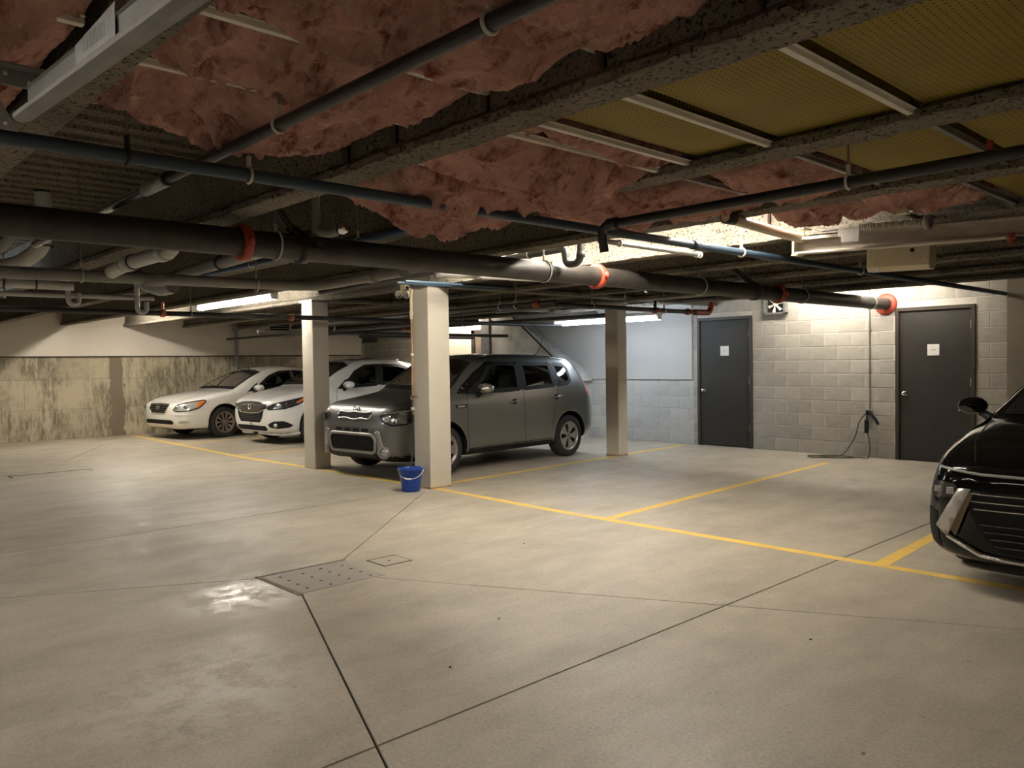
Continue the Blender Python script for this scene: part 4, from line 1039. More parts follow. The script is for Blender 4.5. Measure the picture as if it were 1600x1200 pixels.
def clip_cell(poly, x0, x1, y0, y1):
    for ax, val, keep in ((0, x0, 1), (0, x1, -1), (1, y0, 1), (1, y1, -1)):
        out = []
        for i in range(len(poly)):
            a, b = poly[i - 1], poly[i]; ia, ib = (a[ax] - val) * keep >= -1e-9, (b[ax] - val) * keep >= -1e-9
            if ia != ib:
                t = (val - a[ax]) / (b[ax] - a[ax]); out.append((a[0] + (b[0] - a[0]) * t, a[1] + (b[1] - a[1]) * t))
            if ib: out.append(b)
        poly = out
        if not poly: return []
    return poly

class Skin:
    """projects flat outlines onto a body shell, so that lamps, panes and grilles follow its curves"""
    def __init__(s, vs, fs): s.t = BVHTree.FromPolygons([Vector(v) for v in vs], fs)
    def frame(s, view, side=1):
        if view == 'side': D = Vector((0, -side, 0)); U = Vector((1, 0, 0)); V = Vector((0, 0, 1))     # coords x,z
        elif view == 'front': D = Vector((1, 0, 0)); U = Vector((0, 1, 0)); V = Vector((0, 0, 1))        # coords y,z
        elif view == 'rear': D = Vector((-1, 0, 0)); U = Vector((0, 1, 0)); V = Vector((0, 0, 1))
        elif view == 'top': D = Vector((0, 0, -1)); U = Vector((1, 0, 0)); V = Vector((0, 1, 0))         # coords x,y
        else:                                                                                          # corner: coords u along (1,-1)/sqrt2
            D = Vector((1, -side, 0)).normalized(); U = Vector((1, side, 0)).normalized(); V = Vector((0, 0, 1))
        return D, U, V
    def hit(s, fr, u, v, off):
        D, U, V = fr; o = U * u + V * v - D * 6
        if abs(D.x) > .99: o = Vector((-3 if D.x > 0 else 9, u, v))
        p, n, _, _ = s.t.ray_cast(o, D)
        if p is None:
            p, n, _, _ = s.t.find_nearest(o + D * (6 if abs(D.x) < .99 else 3))
            return p + n * off
        if n.dot(D) > 0: n = -n
        return p + n * off
    def patch(s, poly, view, off=.004, cell=.04, side=1, rnd_=0.):
        fr = s.frame(view, side); p = resample(rounded(poly, rnd_), cell); xs = [a for a, _ in p]; ys = [b for _, b in p]
        vs = []; idx = {}; fs = []
        def vid(a, b):
            k = (round(a, 4), round(b, 4))
            if k not in idx: idx[k] = len(vs); vs.append(s.hit(fr, a, b, off))
            return idx[k]
        nx = int((max(xs) - min(xs)) / cell) + 1; ny = int((max(ys) - min(ys)) / cell) + 1
        for i in range(nx):
            for j in range(ny):
                x0, y0 = min(xs) + i * cell, min(ys) + j * cell
                c = clip_cell(p, x0, x0 + cell, y0, y0 + cell)
                ids = []
                for a, b in c:
                    t = vid(a, b)
                    if t not in ids: ids.append(t)
                if len(ids) > 2: fs.append(tuple(ids))
        return vs, fs
    def ring(s, poly, view, wid, off=.006, side=1, rnd_=0., d=.04, out=0.):
        fr = s.frame(view, side); p = resample(rounded(poly, rnd_), d); a = inset(p, -out) if out else p; b = inset(p, wid)
        vs = [s.hit(fr, *q, off) for q in a] + [s.hit(fr, *q, off) for q in b]; n = len(p)
        return vs, [(i, (i + 1) % n, n + (i + 1) % n, n + i) for i in range(n)]
    def line(s, pts, view, wid=.007, off=.0025, side=1, d=.05):
        fr = s.frame(view, side); p = resample(pts, d, False); vs = []
        for i in range(len(p)):
            a, b = p[max(0, i - 1)], p[min(len(p) - 1, i + 1)]; t = Vector((b[0] - a[0], b[1] - a[1], 0)).normalized(); q = (-t.y * wid / 2, t.x * wid / 2)
            vs += [s.hit(fr, p[i][0] + q[0], p[i][1] + q[1], off), s.hit(fr, p[i][0] - q[0], p[i][1] - q[1], off)]
        return vs, [(2 * i, 2 * i + 1, 2 * i + 3, 2 * i + 2) for i in range(len(p) - 1)]
    def bead(s, pts, view, r=.008, off=.004, side=1, d=.04, closed=False):
        fr = s.frame(view, side); p = resample(pts, d, closed)
        return [s.hit(fr, *q, off) for q in p]

def wheel_mesh(name, root, loc, r, rim_r, mat_, spokes, duty, side, hub_mat=None, face=.03, inner=.24, outer=.86, width=.205):
    """tyre with rim and hub as its sub-parts; the tyre's outer face points along local -y * side"""
    hw = width / 2; t = r - rim_r
    prof = [(rim_r - .01, -hw * .80), (rim_r + .01, -hw * .95), (rim_r + t * .45, -hw * 1.06), (r - .028, -hw * .95), (r - .008, -hw * .80), (r, -hw * .5), (r, hw * .5), (r - .008, hw * .80), (r - .028, hw * .95), (rim_r + t * .45, hw * 1.06), (rim_r + .01, hw * .95), (rim_r - .01, hw * .80)]
    w_ = MB().lathe(prof, (0, 0, 0), (0, 1, 0), 44).build('wheel', 'rubber', root); w_.location = loc
    ax = -1 if side > 0 else 1                                        # local y of the outer face
    A = 120; R_ = [.03, .055, .075, inner * rim_r, rim_r * .35, rim_r * .5, rim_r * .66, rim_r * outer, rim_r * .93, rim_r * .985, rim_r + .004]
    R_ = sorted(set(R_)); vs = []; fs = []
    for rr in R_:
        k = rr / rim_r; dish = hw * .80 - face * max(0., 1 - k) ** 1.2 * (1 if k < .93 else 0) - (.012 if .9 < k < .97 else 0)
        vs += [(rr * math.cos(2 * math.pi * a / A), ax * dish, rr * math.sin(2 * math.pi * a / A)) for a in range(A)]
    for i in range(len(R_) - 1):
        k = (R_[i] + R_[i + 1]) / 2 / rim_r
        for a in range(A):
            if inner < k < outer:
                ph = ((a + .5) / A * spokes) % 1.0; d_ = duty(k) if callable(duty) else duty
                if abs(ph - .5) < d_ / 2: continue
            fs.append((i * A + a, i * A + (a + 1) % A, (i + 1) * A + (a + 1) % A, (i + 1) * A + a))
    m = MB().add(vs, fs, 0, False); rim = m.build('rim', mat_, w_)
    s_ = rim.modifiers.new('solid', 'SOLIDIFY'); s_.thickness = .022; s_.offset = 0
    MB().lathe([(0, 0), (rim_r * .72, 0), (rim_r * .72, .02), (rim_r * .99, .022), (rim_r * .99, -.05)], (0, ax * (hw * .80 - .065), 0), (0, ax, 0), 30).build('brake_disc', 'disc', w_)
    MB().lathe([(0, .012), (.024, .012), (.03, .006), (.031, 0)], (0, ax * (hw * .80 - face * .75), 0), (0, ax, 0), 18).build('hub_cap', hub_mat or mat_, w_)
    return w_

def cabin(root, x0, x1, w_, zf, zs):
    """seats, dashboard and steering wheel seen through the glass"""
    def seat(x, y, wd):
        m = MB().box(x - .28, x + .24, y - wd / 2, y + wd / 2, zf, zf + .16)
        mx = Matrix.Translation((x + .24, y, zf + .12)) @ Matrix.Rotation(R(18), 4, 'Y')
        m.box(-.06, .07, -wd / 2, wd / 2, 0, .60, mx=mx)
        s_ = m.build('seat', 'seat_cloth', root, bevel=.03)
        h = MB().box(-.04, .05, -wd * .28, wd * .28, .62, .80, mx=mx).build('headrest', 'seat_cloth', s_, bevel=.03)
    for y in (-.36, .36): seat(x0 + 1.0, y, .50)
    seat(x0 + 1.95, 0, 1.22)
    d = MB().prism([(x0 - .1, zs - .06), (x0 + .30, zs - .02), (x0 + .42, zs - .10), (x0 + .36, zs - .40), (x0 - .1, zs - .40)], 'y', -w_, w_).build('dashboard', 'liner', root, bevel=.02)
    c = Vector((x0 + .55, .36, zs - .06)); ax = Vector((.9, 0, .42)).normalized(); u = Vector((0, 1, 0)); q = ax.cross(u)
    m = MB().tube([c + .175 * (math.cos(a) * u + math.sin(a) * q) for a in [2 * math.pi * i / 28 for i in range(28)]], .015, 8, closed=True)
    m.tube([c - .17 * u, c + .17 * u], .016, 8).tube([c, c - ax * .2], .03, 8); m.build('steering_wheel', 'trim_black', root)
    MB().box(x0 - .15, x1, -w_, w_, zf - .06, zf).build('cabin_floor', 'liner', root)
    MB().box(x0 + .68, x0 + .70, -.11, .11, zs + .36, zs + .43).tube([(x0 + .68, 0, zs + .42), (x0 + .60, 0, zs + .50)], .008, 6).build('rear_view_mirror', 'trim_black', root, bevel=.01)

def orient(bm):
    bmesh.ops.recalc_face_normals(bm, faces=bm.faces)
    if bm.calc_volume(signed=True) < 0: bmesh.ops.reverse_faces(bm, faces=bm.faces)
def make_car(S):
    root = empty(S['name'], (*S['pos'], 0), R(90 + S['yaw'])); tag(root, S['label'], 'car')
    vs, fs = loft(S['stations'])
    sk = Skin(vs, fs)
    # closed body with the wheel wells bored out of it
    me = bpy.data.meshes.new('body'); me.from_pydata(vs, [], fs); me.materials.append(M[S['paint']]); me.materials.append(M['trim_black']); me.materials.append(M['liner'])
    bm = bmesh.new(); bm.from_mesh(me); bmesh.ops.remove_doubles(bm, verts=bm.verts, dist=1e-5); bmesh.ops.dissolve_degenerate(bm, dist=1e-5, edges=bm.edges); orient(bm); bm.to_mesh(me); bm.free()
    body = bpy.data.objects.new('body', me); COL.objects.link(body)
    cut = MB()
    for x in S['axles']:
        for sg in (-1, 1):
            cut.lathe([(0, .52), (S['arch'], .52), (S['arch'], 1.2), (0, 1.2)], (x, 0, S['wheel_r'] + .01), (0, sg, 0), 56, 1)
    co = cut.build('cut', [S['paint'], 'trim_black'])
    for p_ in co.data.polygons: p_.use_smooth = False
    bmd = bmesh.new(); bmd.from_mesh(co.data); bmesh.ops.remove_doubles(bmd, verts=bmd.verts, dist=1e-5); orient(bmd); bmd.to_mesh(co.data); bmd.free()
    md = body.modifiers.new('wells', 'BOOLEAN'); md.operation = 'DIFFERENCE'; md.solver = 'FAST'; md.object = co
    dg = bpy.context.evaluated_depsgraph_get(); dg.update()
    nm = bpy.data.meshes.new_from_object(body.evaluated_get(dg)); body.modifiers.clear(); body.data = nm; nm.name = 'body'
    bpy.data.objects.remove(co); body.parent = root
    mi = {m_.name: i for i, m_ in enumerate(nm.materials)}
    # openings behind the panes
    bm = bmesh.new(); bm.from_mesh(nm); dead = []
    side_w = [inset(resample(rounded(p, .02), .05), .012) for p in S['side_windows']]; fw = inset(resample(S['windshield'], .06), .015); rw = inset(resample(S['rear_window'], .06), .015)
    for f in bm.faces:
        f.smooth = True
        c = f.calc_center_median()
        if f.material_index == mi.get('black_trim', -1): f.smooth = False; continue
        if abs(c.y) > .45 and c.z > .8 and abs(f.normal.y) > .35 and any(inside(p, c.x, c.z) for p in side_w): dead.append(f)
        elif c.x < S['mid'] and abs(f.normal.y) < .6 and f.normal.x < -.1 and inside(fw, c.y, c.z): dead.append(f)
        elif c.x > S['mid'] and f.normal.x > .1 and abs(f.normal.y) < .6 and inside(rw, c.y, c.z): dead.append(f)
        elif c.z < S['black_below'](c.x): f.material_index = mi['black_trim']
    bmesh.ops.delete(bm, geom=dead, context='FACES'); bm.to_mesh(nm); bm.free()
    so = body.modifiers.new('shell', 'SOLIDIFY'); so.thickness = .02; so.offset = -1; so.material_offset = 2; so.use_rim = False
    wn = body.modifiers.new('wn', 'WEIGHTED_NORMAL') if False else None
    # glass
    for sg in (-1, 1):
        for k, p in enumerate(S['side_windows']):
            g = MB().add(*sk.patch(p, 'side', .003, .06, sg, .02), smooth=True).build('side_window', S['side_glass'][k], root)
            MB().add(*sk.ring(p, 'side', .042, .005, sg, .02, out=.012), smooth=True).build('window_trim', 'trim_black', g)
    g = MB().add(*sk.patch(S['windshield'], 'front', .003, .06), smooth=True).build('windshield', 'windshield', root); MB().add(*sk.ring(S['windshield'], 'front', .045, .005, out=.01), smooth=True).build('windshield_frit', 'trim_black', g)
    for sg in (-1, 1): MB().tube([sk.hit(sk.frame('front'), y, z, .012) for y, z in ((sg * .05 - .05, S['windshield'][0][1] + .015), (sg * .05 + .28, S['windshield'][0][1] + .06))], .008, 6).build('wiper', 'trim_black', g)
    g = MB().add(*sk.patch(S['rear_window'], 'rear', .003, .06), smooth=True).build('rear_window', 'privacy', root); MB().add(*sk.ring(S['rear_window'], 'rear', .045, .005, out=.01), smooth=True).build('window_trim', 'trim_black', g)
    cabin(root, S['cabin'][0], S['cabin'][1], .66, S['cabin'][2], S['cabin'][3])
    # seams
    m = MB()
    for sg in (-1, 1):
        for l in S['seams']: m.add(*sk.line(l, 'side', .009, .0022, sg), smooth=True)
    for l in S['top_seams']:
        for sg in (-1, 1): m.add(*sk.line([(x, y * sg) for x, y in l], 'top', .008, .0022), smooth=True)
    m.build('panel_gaps', 'trim_black', root)['kind'] = 'stuff'
    # wheels
    for x in S['axles']:
        for sg in (-1, 1):
            wheel_mesh('wheel', root, (x, sg * S['track'], S['wheel_r']), S['wheel_r'], S['rim_r'], S['rim_mat'], S['spokes'], S['duty'], -sg, S.get('hub_mat'), face=S.get('face', .03))
    # handles and mirrors
    for sg in (-1, 1):
        for x, z in S['handles']:
            p = sk.hit(sk.frame('side', sg), x, z, .018); q = sk.hit(sk.frame('side', sg), x + .20, z + .012, .018)
            h = MB().tube([sk.hit(sk.frame('side', sg), x - .01, z, -.01), p, p.lerp(q, .5) + Vector((0, sg * .008, 0)), q, sk.hit(sk.frame('side', sg), x + .21, z + .012, -.01)], .013, 8).build('door_handle', S['handle_mat'], root)
            if S.get('handle_cup'): MB().add(*sk.patch([(x + .06, z - .035), (x + .15, z - .03), (x + .15, z + .045), (x + .06, z + .045)], 'side', .002, .03, sg, .03)).build('handle_cup', 'trim_black', h)
        x, z = S['mirror']; yb = sk.hit(sk.frame('side', sg), x + .05, z - .10, 0).y
        yo = S['mirror_y'] * sg
        mm = []
        prof = [(.0, .012), (.02, .055), (.06, .075), (.11, .080), (.15, .072), (.17, .05)]
        n = 14; mv = []
        for dx, rr in prof:
            mv += [(x + dx, yo + rr * S.get('mirror_w', 1.6) * math.cos(2 * math.pi * j / n) - sg * .10 * (0), z + rr * (.92 if math.sin(2 * math.pi * j / n) > 0 else .85) * math.sin(2 * math.pi * j / n)) for j in range(n)]
        mf = [(i * n + j, i * n + (j + 1) % n, (i + 1) * n + (j + 1) % n, (i + 1) * n + j) for i in range(len(prof) - 1) for j in range(n)] + [tuple(range(n)), tuple(range(len(mv) - n, len(mv)))]
        mo_ = MB().add(mv, mf, 0, True).build('side_mirror', S['mirror_mat'], root)
        MB().tube([(x + .09, yo - sg * .06, z - .05), (x + .07, yb + sg * .005, z - .10)], [.03, .035], 8).build('mirror_foot', 'trim_black', mo_)
    S['extra'](root, sk, S)
    return root

def put(name, vf, mat_, parent, smooth=True, solid=0.):
    o = MB().add(*vf, smooth=smooth).build(name, mat_, parent)
    if solid:
        s_ = o.modifiers.new('solid', 'SOLIDIFY'); s_.thickness = solid; s_.offset = 1
    return o
def tubes(name, runs, r, mat_, parent, closed=False, n=8):
    m = MB()
    for p in runs: m.tube(p, r, n, closed=closed)
    return m.build(name, mat_, parent)
def mirrored(poly): return [(-y, z) for y, z in poly[::-1]]
def head_lamp(root, sk, poly, amber=None, view='corner', inner='lamp_in', dots=(), name='headlight', cell=.03):
    """poly for the visible right side in corner coords (u,z)"""
    for sg in (-1, 1):
        h = put(name, sk.patch(poly, view, .004, cell, sg, .03), inner, root)
        put('rim_seal', sk.ring(poly, view, .012, .0065, sg, .03, .03, .008), 'trim_black', h)
        for u, z, r_, mt in dots:
            c = sk.hit(sk.frame(view, sg), u, z, .002); D = sk.frame(view, sg)[0]
            MB().lathe([(0, .012), (r_ * .5, .014), (r_ * .8, .010), (r_, .002)], c, -D, 18).build('projector', mt, h)
        if amber: put('turn_signal', sk.patch(amber, view, .0065, cell, sg, .01), 'amber', h)
def cn(x, y): return (x + abs(y)) / math.sqrt(2)                        # corner coordinate of a point (x,|y|); grows outward and rearward
def badge_oval(root, c, D, w_, h_, letter, mat_='chrome'):
    D = Vector(D).normalized(); U = Vector((0, 0, 1)).cross(D).normalized(); V = D.cross(U); c = Vector(c)
    n = 26; m = MB().tube([c + U * w_ * math.cos(2 * math.pi * i / n) + V * h_ * math.sin(2 * math.pi * i / n) for i in range(n)], .0055, 6, closed=True)
    for p in letter:
        m.tube([c + U * a * w_ + V * b * h_ for a, b in p], .0055, 6)
    return m.build('badge', mat_, root)

M['grey_paint'] = pm('warm_grey_metallic', (.205, .203, .197), (.19, .188, .183), 400., .36, .65, coat=.5)
M['white_paint'] = pm('white_paint', (.78, .76, .71), (.76, .74, .69), 3., .32, coat=1.)
M['pearl_paint'] = pm('pearl_white_paint', (.76, .755, .74), (.74, .735, .72), 3., .28, coat=1.)
M['black_paint'] = pm('black_paint', (.004, .004, .0042), (.0035, .0035, .0035), 3., .07, spec=.4)

# boxy warm-grey car -------------------------------------------------
KS = [ # x    zb   wb   wr   zr   wm   zm   ws   zs   wt   zt   zc
 (0.00, .44, .30, .40, .46, .46, .53, .42, .60, .34, .63, .645),
 (0.02, .34, .42, .54, .40, .60, .52, .57, .64, .46, .70, .72),
 (0.06, .27, .52, .67, .34, .71, .53, .68, .74, .58, .81, .83),
 (0.13, .23, .60, .76, .30, .80, .55, .77, .83, .67, .90, .915),
 (0.24, .21, .66, .82, .28, .855, .57, .82, .88, .71, .945, .965),
 (0.45, .20, .70, .86, .27, .885, .60, .845, .92, .73, .975, 1.00),
 (0.80, .20, .70, .875, .27, .90, .64, .855, .96, .745, 1.025, 1.05),
 (1.02, .20, .70, .875, .27, .90, .66, .86, .985, .755, 1.065, 1.09),
 (1.16, .20, .70, .875, .27, .90, .66, .86, 1.00, .745, 1.145, 1.175),
 (1.40, .20, .70, .875, .27, .90, .66, .862, 1.01, .70, 1.315, 1.355),
 (1.64, .20, .70, .875, .27, .90, .66, .864, 1.02, .65, 1.465, 1.52),
 (1.82, .20, .70, .875, .27, .90, .66, .866, 1.03, .635, 1.515, 1.57),
 (2.20, .20, .70, .875, .27, .90, .66, .87, 1.045, .635, 1.54, 1.598),
 (3.00, .20, .70, .875, .27, .90, .66, .87, 1.07, .625, 1.53, 1.59),
 (3.40, .20, .70, .872, .28, .90, .66, .868, 1.08, .615, 1.515, 1.57),
 (3.70, .22, .68, .865, .30, .895, .66, .855, 1.08, .595, 1.485, 1.54),
 (3.84, .25, .66, .85, .32, .885, .66, .845, 1.06, .575, 1.43, 1.49),
 (3.93, .27, .63, .83, .34, .87, .66, .825, 1.02, .555, 1.28, 1.33),
 (4.01, .30, .60, .80, .36, .845, .64, .795, .96, .535, 1.08, 1.11),
 (4.07, .33, .56, .75, .38, .80, .60, .73, .86, .52, .93, .95),
 (4.12, .37, .50, .66, .42, .70, .58, .63, .73, .46, .80, .82),
 (4.14, .44, .40, .52, .48, .56, .58, .50, .66, .38, .70, .715)]
def kia_extra(root, sk, S):
    # narrow upper grille with a pale outline, badge above
    up = [(-.33, .845), (-.16, .832), (0, .842), (.16, .832), (.33, .845), (.36, .80), (.32, .755), (.15, .765), (.06, .75), (0, .745), (-.06, .75), (-.15, .765), (-.32, .755), (-.36, .80)]
    g = put('upper_grille', sk.patch(up, 'front', .004, .03, 1, .02), 'mesh_grille', root)
    tubes('grille_outline', [sk.bead(rounded(up, .02), 'front', .01, .006, closed=True)], .010, 'chrome', g, True)
    low = [(-.44, .565), (.44, .565), (.50, .50), (.47, .355), (.42, .335), (-.42, .335), (-.47, .355), (-.50, .50)]
    g = put('lower_grille', sk.patch(low, 'front', .004, .03, 1, .03), 'mesh_grille', root)
    runs = []
    for i in range(23): y = -.46 + .92 * i / 22; runs.append(sk.bead([(y, .35), (y, .55)], 'front', d=.05, off=.007))
    for i in range(8): z = .355 + .027 * i; runs.append(sk.bead([(-.47, z), (.47, z)], 'front', d=.06, off=.007))
    tubes('grille_mesh', runs, .0045, 'cable', g, n=5)
    tubes('grille_surround', [sk.bead(rounded(low, .03), 'front', .01, .006, closed=True)], .022, 'grey_bezel', g, True)
    for i in range(4):
        y0 = -.36 + .185 * i; put('air_slot', sk.patch([(y0, .595), (y0 + .155, .595), (y0 + .145, .638), (y0 + .01, .638)], 'front', .004, .03, 1, .008), 'dark', root)
    for sg in (-1, 1):
        bz = [(sg * .47, .60), (sg * .56, .62), (sg * .60, .46), (sg * .66, .38), (sg * .64, .27), (sg * .56, .27), (sg * .53, .36), (sg * .52, .50)]
        b = put('fog_bezel', sk.patch(bz, 'front', .010, .03, 1, .03), 'grey_bezel', root, solid=.012)
        c = sk.hit(sk.frame('front'), sg * .625, .345, .006); nrm = Vector((-.75, sg * .45, 0)).normalized()
        f = MB().lathe([(.075, -.01), (.082, .012), (.074, .024), (.060, .016)], c, nrm, 26).build('fog_lamp', 'grey_bezel', root)
        MB().lathe([(.0, .020), (.035, .020), (.056, .012), (.058, 0)], c, nrm, 22).build('fog_lens', 'lamp_in', f)
    skid = [(-.48, .325), (.48, .325), (.55, .28), (.50, .235), (-.50, .235), (-.55, .28)]
    put('lower_intake', sk.patch(skid, 'front', .003, .04, 1, .02), 'trim_black', root)
    hl = [(cn(.09, .50), .80), (cn(.11, .60), .835), (cn(.24, .72), .872), (cn(.52, .85), .885), (cn(.60, .87), .86), (cn(.42, .86), .77), (cn(.27, .80), .70), (cn(.15, .66), .685), (cn(.10, .55), .73)]
    head_lamp(root, sk, hl, [(cn(.50, .85), .865), (cn(.59, .87), .855), (cn(.47, .86), .80), (cn(.42, .85), .825)], inner='lamp_dark', dots=((cn(.22, .76), .785, .062, 'lamp_glass2'), (cn(.13, .62), .77, .05, 'lamp_in')))
    for sg in (-1, 1): tubes('lamp_brow', [sk.bead([(cn(.105, .56), .825), (cn(.24, .72), .862), (cn(.48, .84), .877)], 'corner', .008, .010, sg)], .008, 'lamp_in', root)
    n_ = Vector((-1, 0, .35)); c = sk.hit(sk.frame('front'), 0, .875, .010)
    b = badge_oval(root, c, n_, .065, .033, [])
    cu_ = bpy.data.curves.new('badge_text', 'FONT'); cu_.body = 'KIA'; cu_.size = .042; cu_.align_x = 'CENTER'; cu_.align_y = 'CENTER'; cu_.extrude = .002
    t = bpy.data.objects.new('badge_text', cu_); COL.objects.link(t); me_ = bpy.data.meshes.new_from_object(t); bpy.data.objects.remove(t)
    me_.materials.clear(); me_.materials.append(M['chrome']); tx = bpy.data.objects.new('badge_text', me_); COL.objects.link(tx); tx.parent = b
    tx.location = c + n_.normalized() * .002; tx.rotation_euler = (R(90) - .33, 0, R(-90))
    for sg in (-1, 1):
        put('pillar_trim', sk.patch([(1.10, 1.05), (1.36, 1.045), (1.84, 1.41), (2.02, 1.465), (1.80, 1.475), (1.50, 1.33), (1.22, 1.15)], 'side', .0025, .05, sg), 'gloss_black', root)
        v = put('fender_vent', sk.patch([(1.00, .905), (1.24, .905), (1.22, .86), (1.05, .86)], 'side', .004, .04, sg, .012), 'trim_black', root)
        put('vent_insert', sk.patch([(1.05, .893), (1.20, .893), (1.185, .87), (1.07, .87)], 'side', .009, .04, sg, .008), 'alloy', v)
        tl = [(cn(4.14, 0) if False else 3.78, 1.42), (3.83, 1.42), (3.90, 1.22), (3.96, 1.02), (3.90, .90), (3.83, .96), (3.82, 1.2)]
        put('tail_light', sk.patch(tl, 'side', .005, .03, sg, .015), 'tail', root)
        tubes('roof_rail', [sk.bead([(1.75, y_) for y_ in (.62,)] + [(2.6, .615), (3.6, .60)], 'top', .012, .012)] if sg > 0 else [sk.bead([(1.75, -.62), (2.6, -.615), (3.6, -.60)], 'top', .012, .012)], .008, 'trim_black', root)
        put('quarter_pillar', sk.patch([(3.06, 1.095), (3.15, 1.10), (3.20, 1.44), (3.10, 1.44)], 'side', .007, .05, sg), 'trim_black', root)
        put('door_pillar', sk.patch([(2.26, 1.06), (2.44, 1.065), (2.50, 1.47), (2.34, 1.47)], 'side', .004, .05, sg), 'trim_black', root)
        put('mirror_corner', sk.patch([(1.24, 1.03), (1.50, 1.045), (1.52, 1.20), (1.45, 1.17)], 'side', .006, .04, sg), 'trim_black', root)
        put('sill_strip', sk.patch([(1.26, .215), (3.0, .22), (3.0, .30), (1.26, .30)], 'side', .003, .06, sg), 'trim_black', root)
    a = sk.hit(sk.frame('top'), 3.30, -.30, 0); MB().tube([a, a + Vector((.10, 0, .10)), a + Vector((.19, 0, .30))], [.006, .004, .002], 6).lathe([(.02, 0), (.016, .012), (0, .018)], a, (0, 0, 1), 10).build('roof_antenna', 'trim_black', root)
M['grey_bezel'] = pm('silver_bezel', (.36, .345, .32), (.33, .32, .30), 30., .35, .6)
M['lamp_dark'] = pm('smoked_reflector', (.16, .16, .17), (.42, .42, .43), 26., .15, .85)
M['lamp_glass2'] = pm('projector_lens', (.30, .31, .34), (.10, .10, .12), 9., .05, .6, coat=1.)
kia = dict(name='compact_wagon', label='boxy warm grey compact car with dark windows, parked behind the middle column', pos=(-9.02, 5.552), yaw=4.0, paint='grey_paint', stations=KS,
    axles=(.84, 3.41), wheel_r=.322, rim_r=.215, arch=.375, track=.785, rim_mat='alloy', spokes=5, duty=lambda k: .46 - .20 * (k - .3), face=.02, hub_mat='dull_steel',
    side_windows=[[(1.36, 1.045), (2.30, 1.06), (2.37, 1.45), (1.98, 1.455), (1.80, 1.405)], [(2.41, 1.065), (3.08, 1.09), (3.12, 1.445), (2.47, 1.45)], [(3.17, 1.095), (3.40, 1.11), (3.50, 1.16), (3.53, 1.36), (3.46, 1.42), (3.20, 1.44)]],
    side_glass=['glass', 'privacy', 'privacy'], windshield=[(-.70, 1.125), (-.35, 1.11), (0, 1.105), (.35, 1.11), (.70, 1.125), (.60, 1.455), (.30, 1.50), (0, 1.51), (-.30, 1.50), (-.60, 1.455)],
    rear_window=[(-.54, 1.10), (.54, 1.10), (.50, 1.40), (-.50, 1.40)], mid=2.6, black_below=lambda x: .27 if .3 < x < 3.8 else .30, cabin=(1.10, 3.5, .40, 1.06),
    seams=[[(1.27, 1.03), (1.22, .60), (1.26, .30)], [(2.38, 1.06), (2.37, .5), (2.38, .30)], [(3.16, 1.08), (3.06, .75), (2.98, .5)], [(1.26, .31), (2.98, .32)]], top_seams=[[(.22, .70), (.6, .76), (1.0, .78)], [(.16, .0), (.17, .4), (.22, .70)]],
    handles=[(2.06, .895), (2.99, .925)], handle_mat='grey_paint', handle_cup=True, mirror=(1.38, 1.11), mirror_y=1.00, mirror_mat='bright_shell', extra=kia_extra)
M['bright_shell'] = pm('grey_mirror_shell', (.34, .33, .31), (.32, .31, .29), 30., .22, .6, coat=1.)

# white hatchback ------------------------------------------------------
HS = [
 (0.00, .40, .30, .44, .44, .50, .54, .44, .64, .36, .68, .69),
 (0.03, .30, .44, .58, .37, .64, .53, .59, .70, .48, .76, .775),
 (0.08, .24, .54, .70, .32, .75, .54, .70, .76, .58, .82, .835),
 (0.16, .215, .62, .78, .29, .82, .56, .76, .80, .64, .855, .875),
 (0.30, .20, .67, .83, .27, .86, .58, .80, .845, .67, .90, .925),
 (0.55, .19, .70, .865, .26, .885, .61, .825, .90, .69, .955, .985),
 (0.85, .19, .70, .87, .26, .888, .64, .835, .945, .71, 1.01, 1.035),
 (1.05, .19, .70, .87, .26, .888, .66, .84, .965, .73, 1.05, 1.07),
 (1.25, .19, .70, .87, .26, .888, .66, .84, .98, .70, 1.17, 1.20),
 (1.60, .19, .70, .87, .26, .888, .66, .842, 1.00, .645, 1.345, 1.39),
 (1.90, .19, .70, .87, .26, .888, .66, .845, 1.02, .605, 1.455, 1.515),
 (2.15, .19, .70, .87, .26, .888, .66, .848, 1.04, .60, 1.505, 1.575),
 (2.60, .19, .70, .87, .26, .888, .67, .85, 1.07, .60, 1.525, 1.595),
 (3.05, .19, .70, .87, .27, .888, .68, .848, 1.11, .59, 1.50, 1.58),
 (3.45, .20, .69, .865, .29, .886, .69, .84, 1.15, .57, 1.43, 1.53),
 (3.80, .24, .66, .85, .33, .875, .69, .82, 1.12, .54, 1.32, 1.42),
 (4.02, .28, .62, .82, .36, .85, .68, .79, 1.02, .52, 1.13, 1.21),
 (4.16, .32, .57, .76, .39, .80, .66, .74, .92, .50, .99, 1.03),
 (4.25, .37, .50, .68, .43, .72, .64, .66, .82, .46, .88, .90),
 (4.30, .44, .40, .56, .48, .60, .62, .54, .72, .40, .76, .775)]
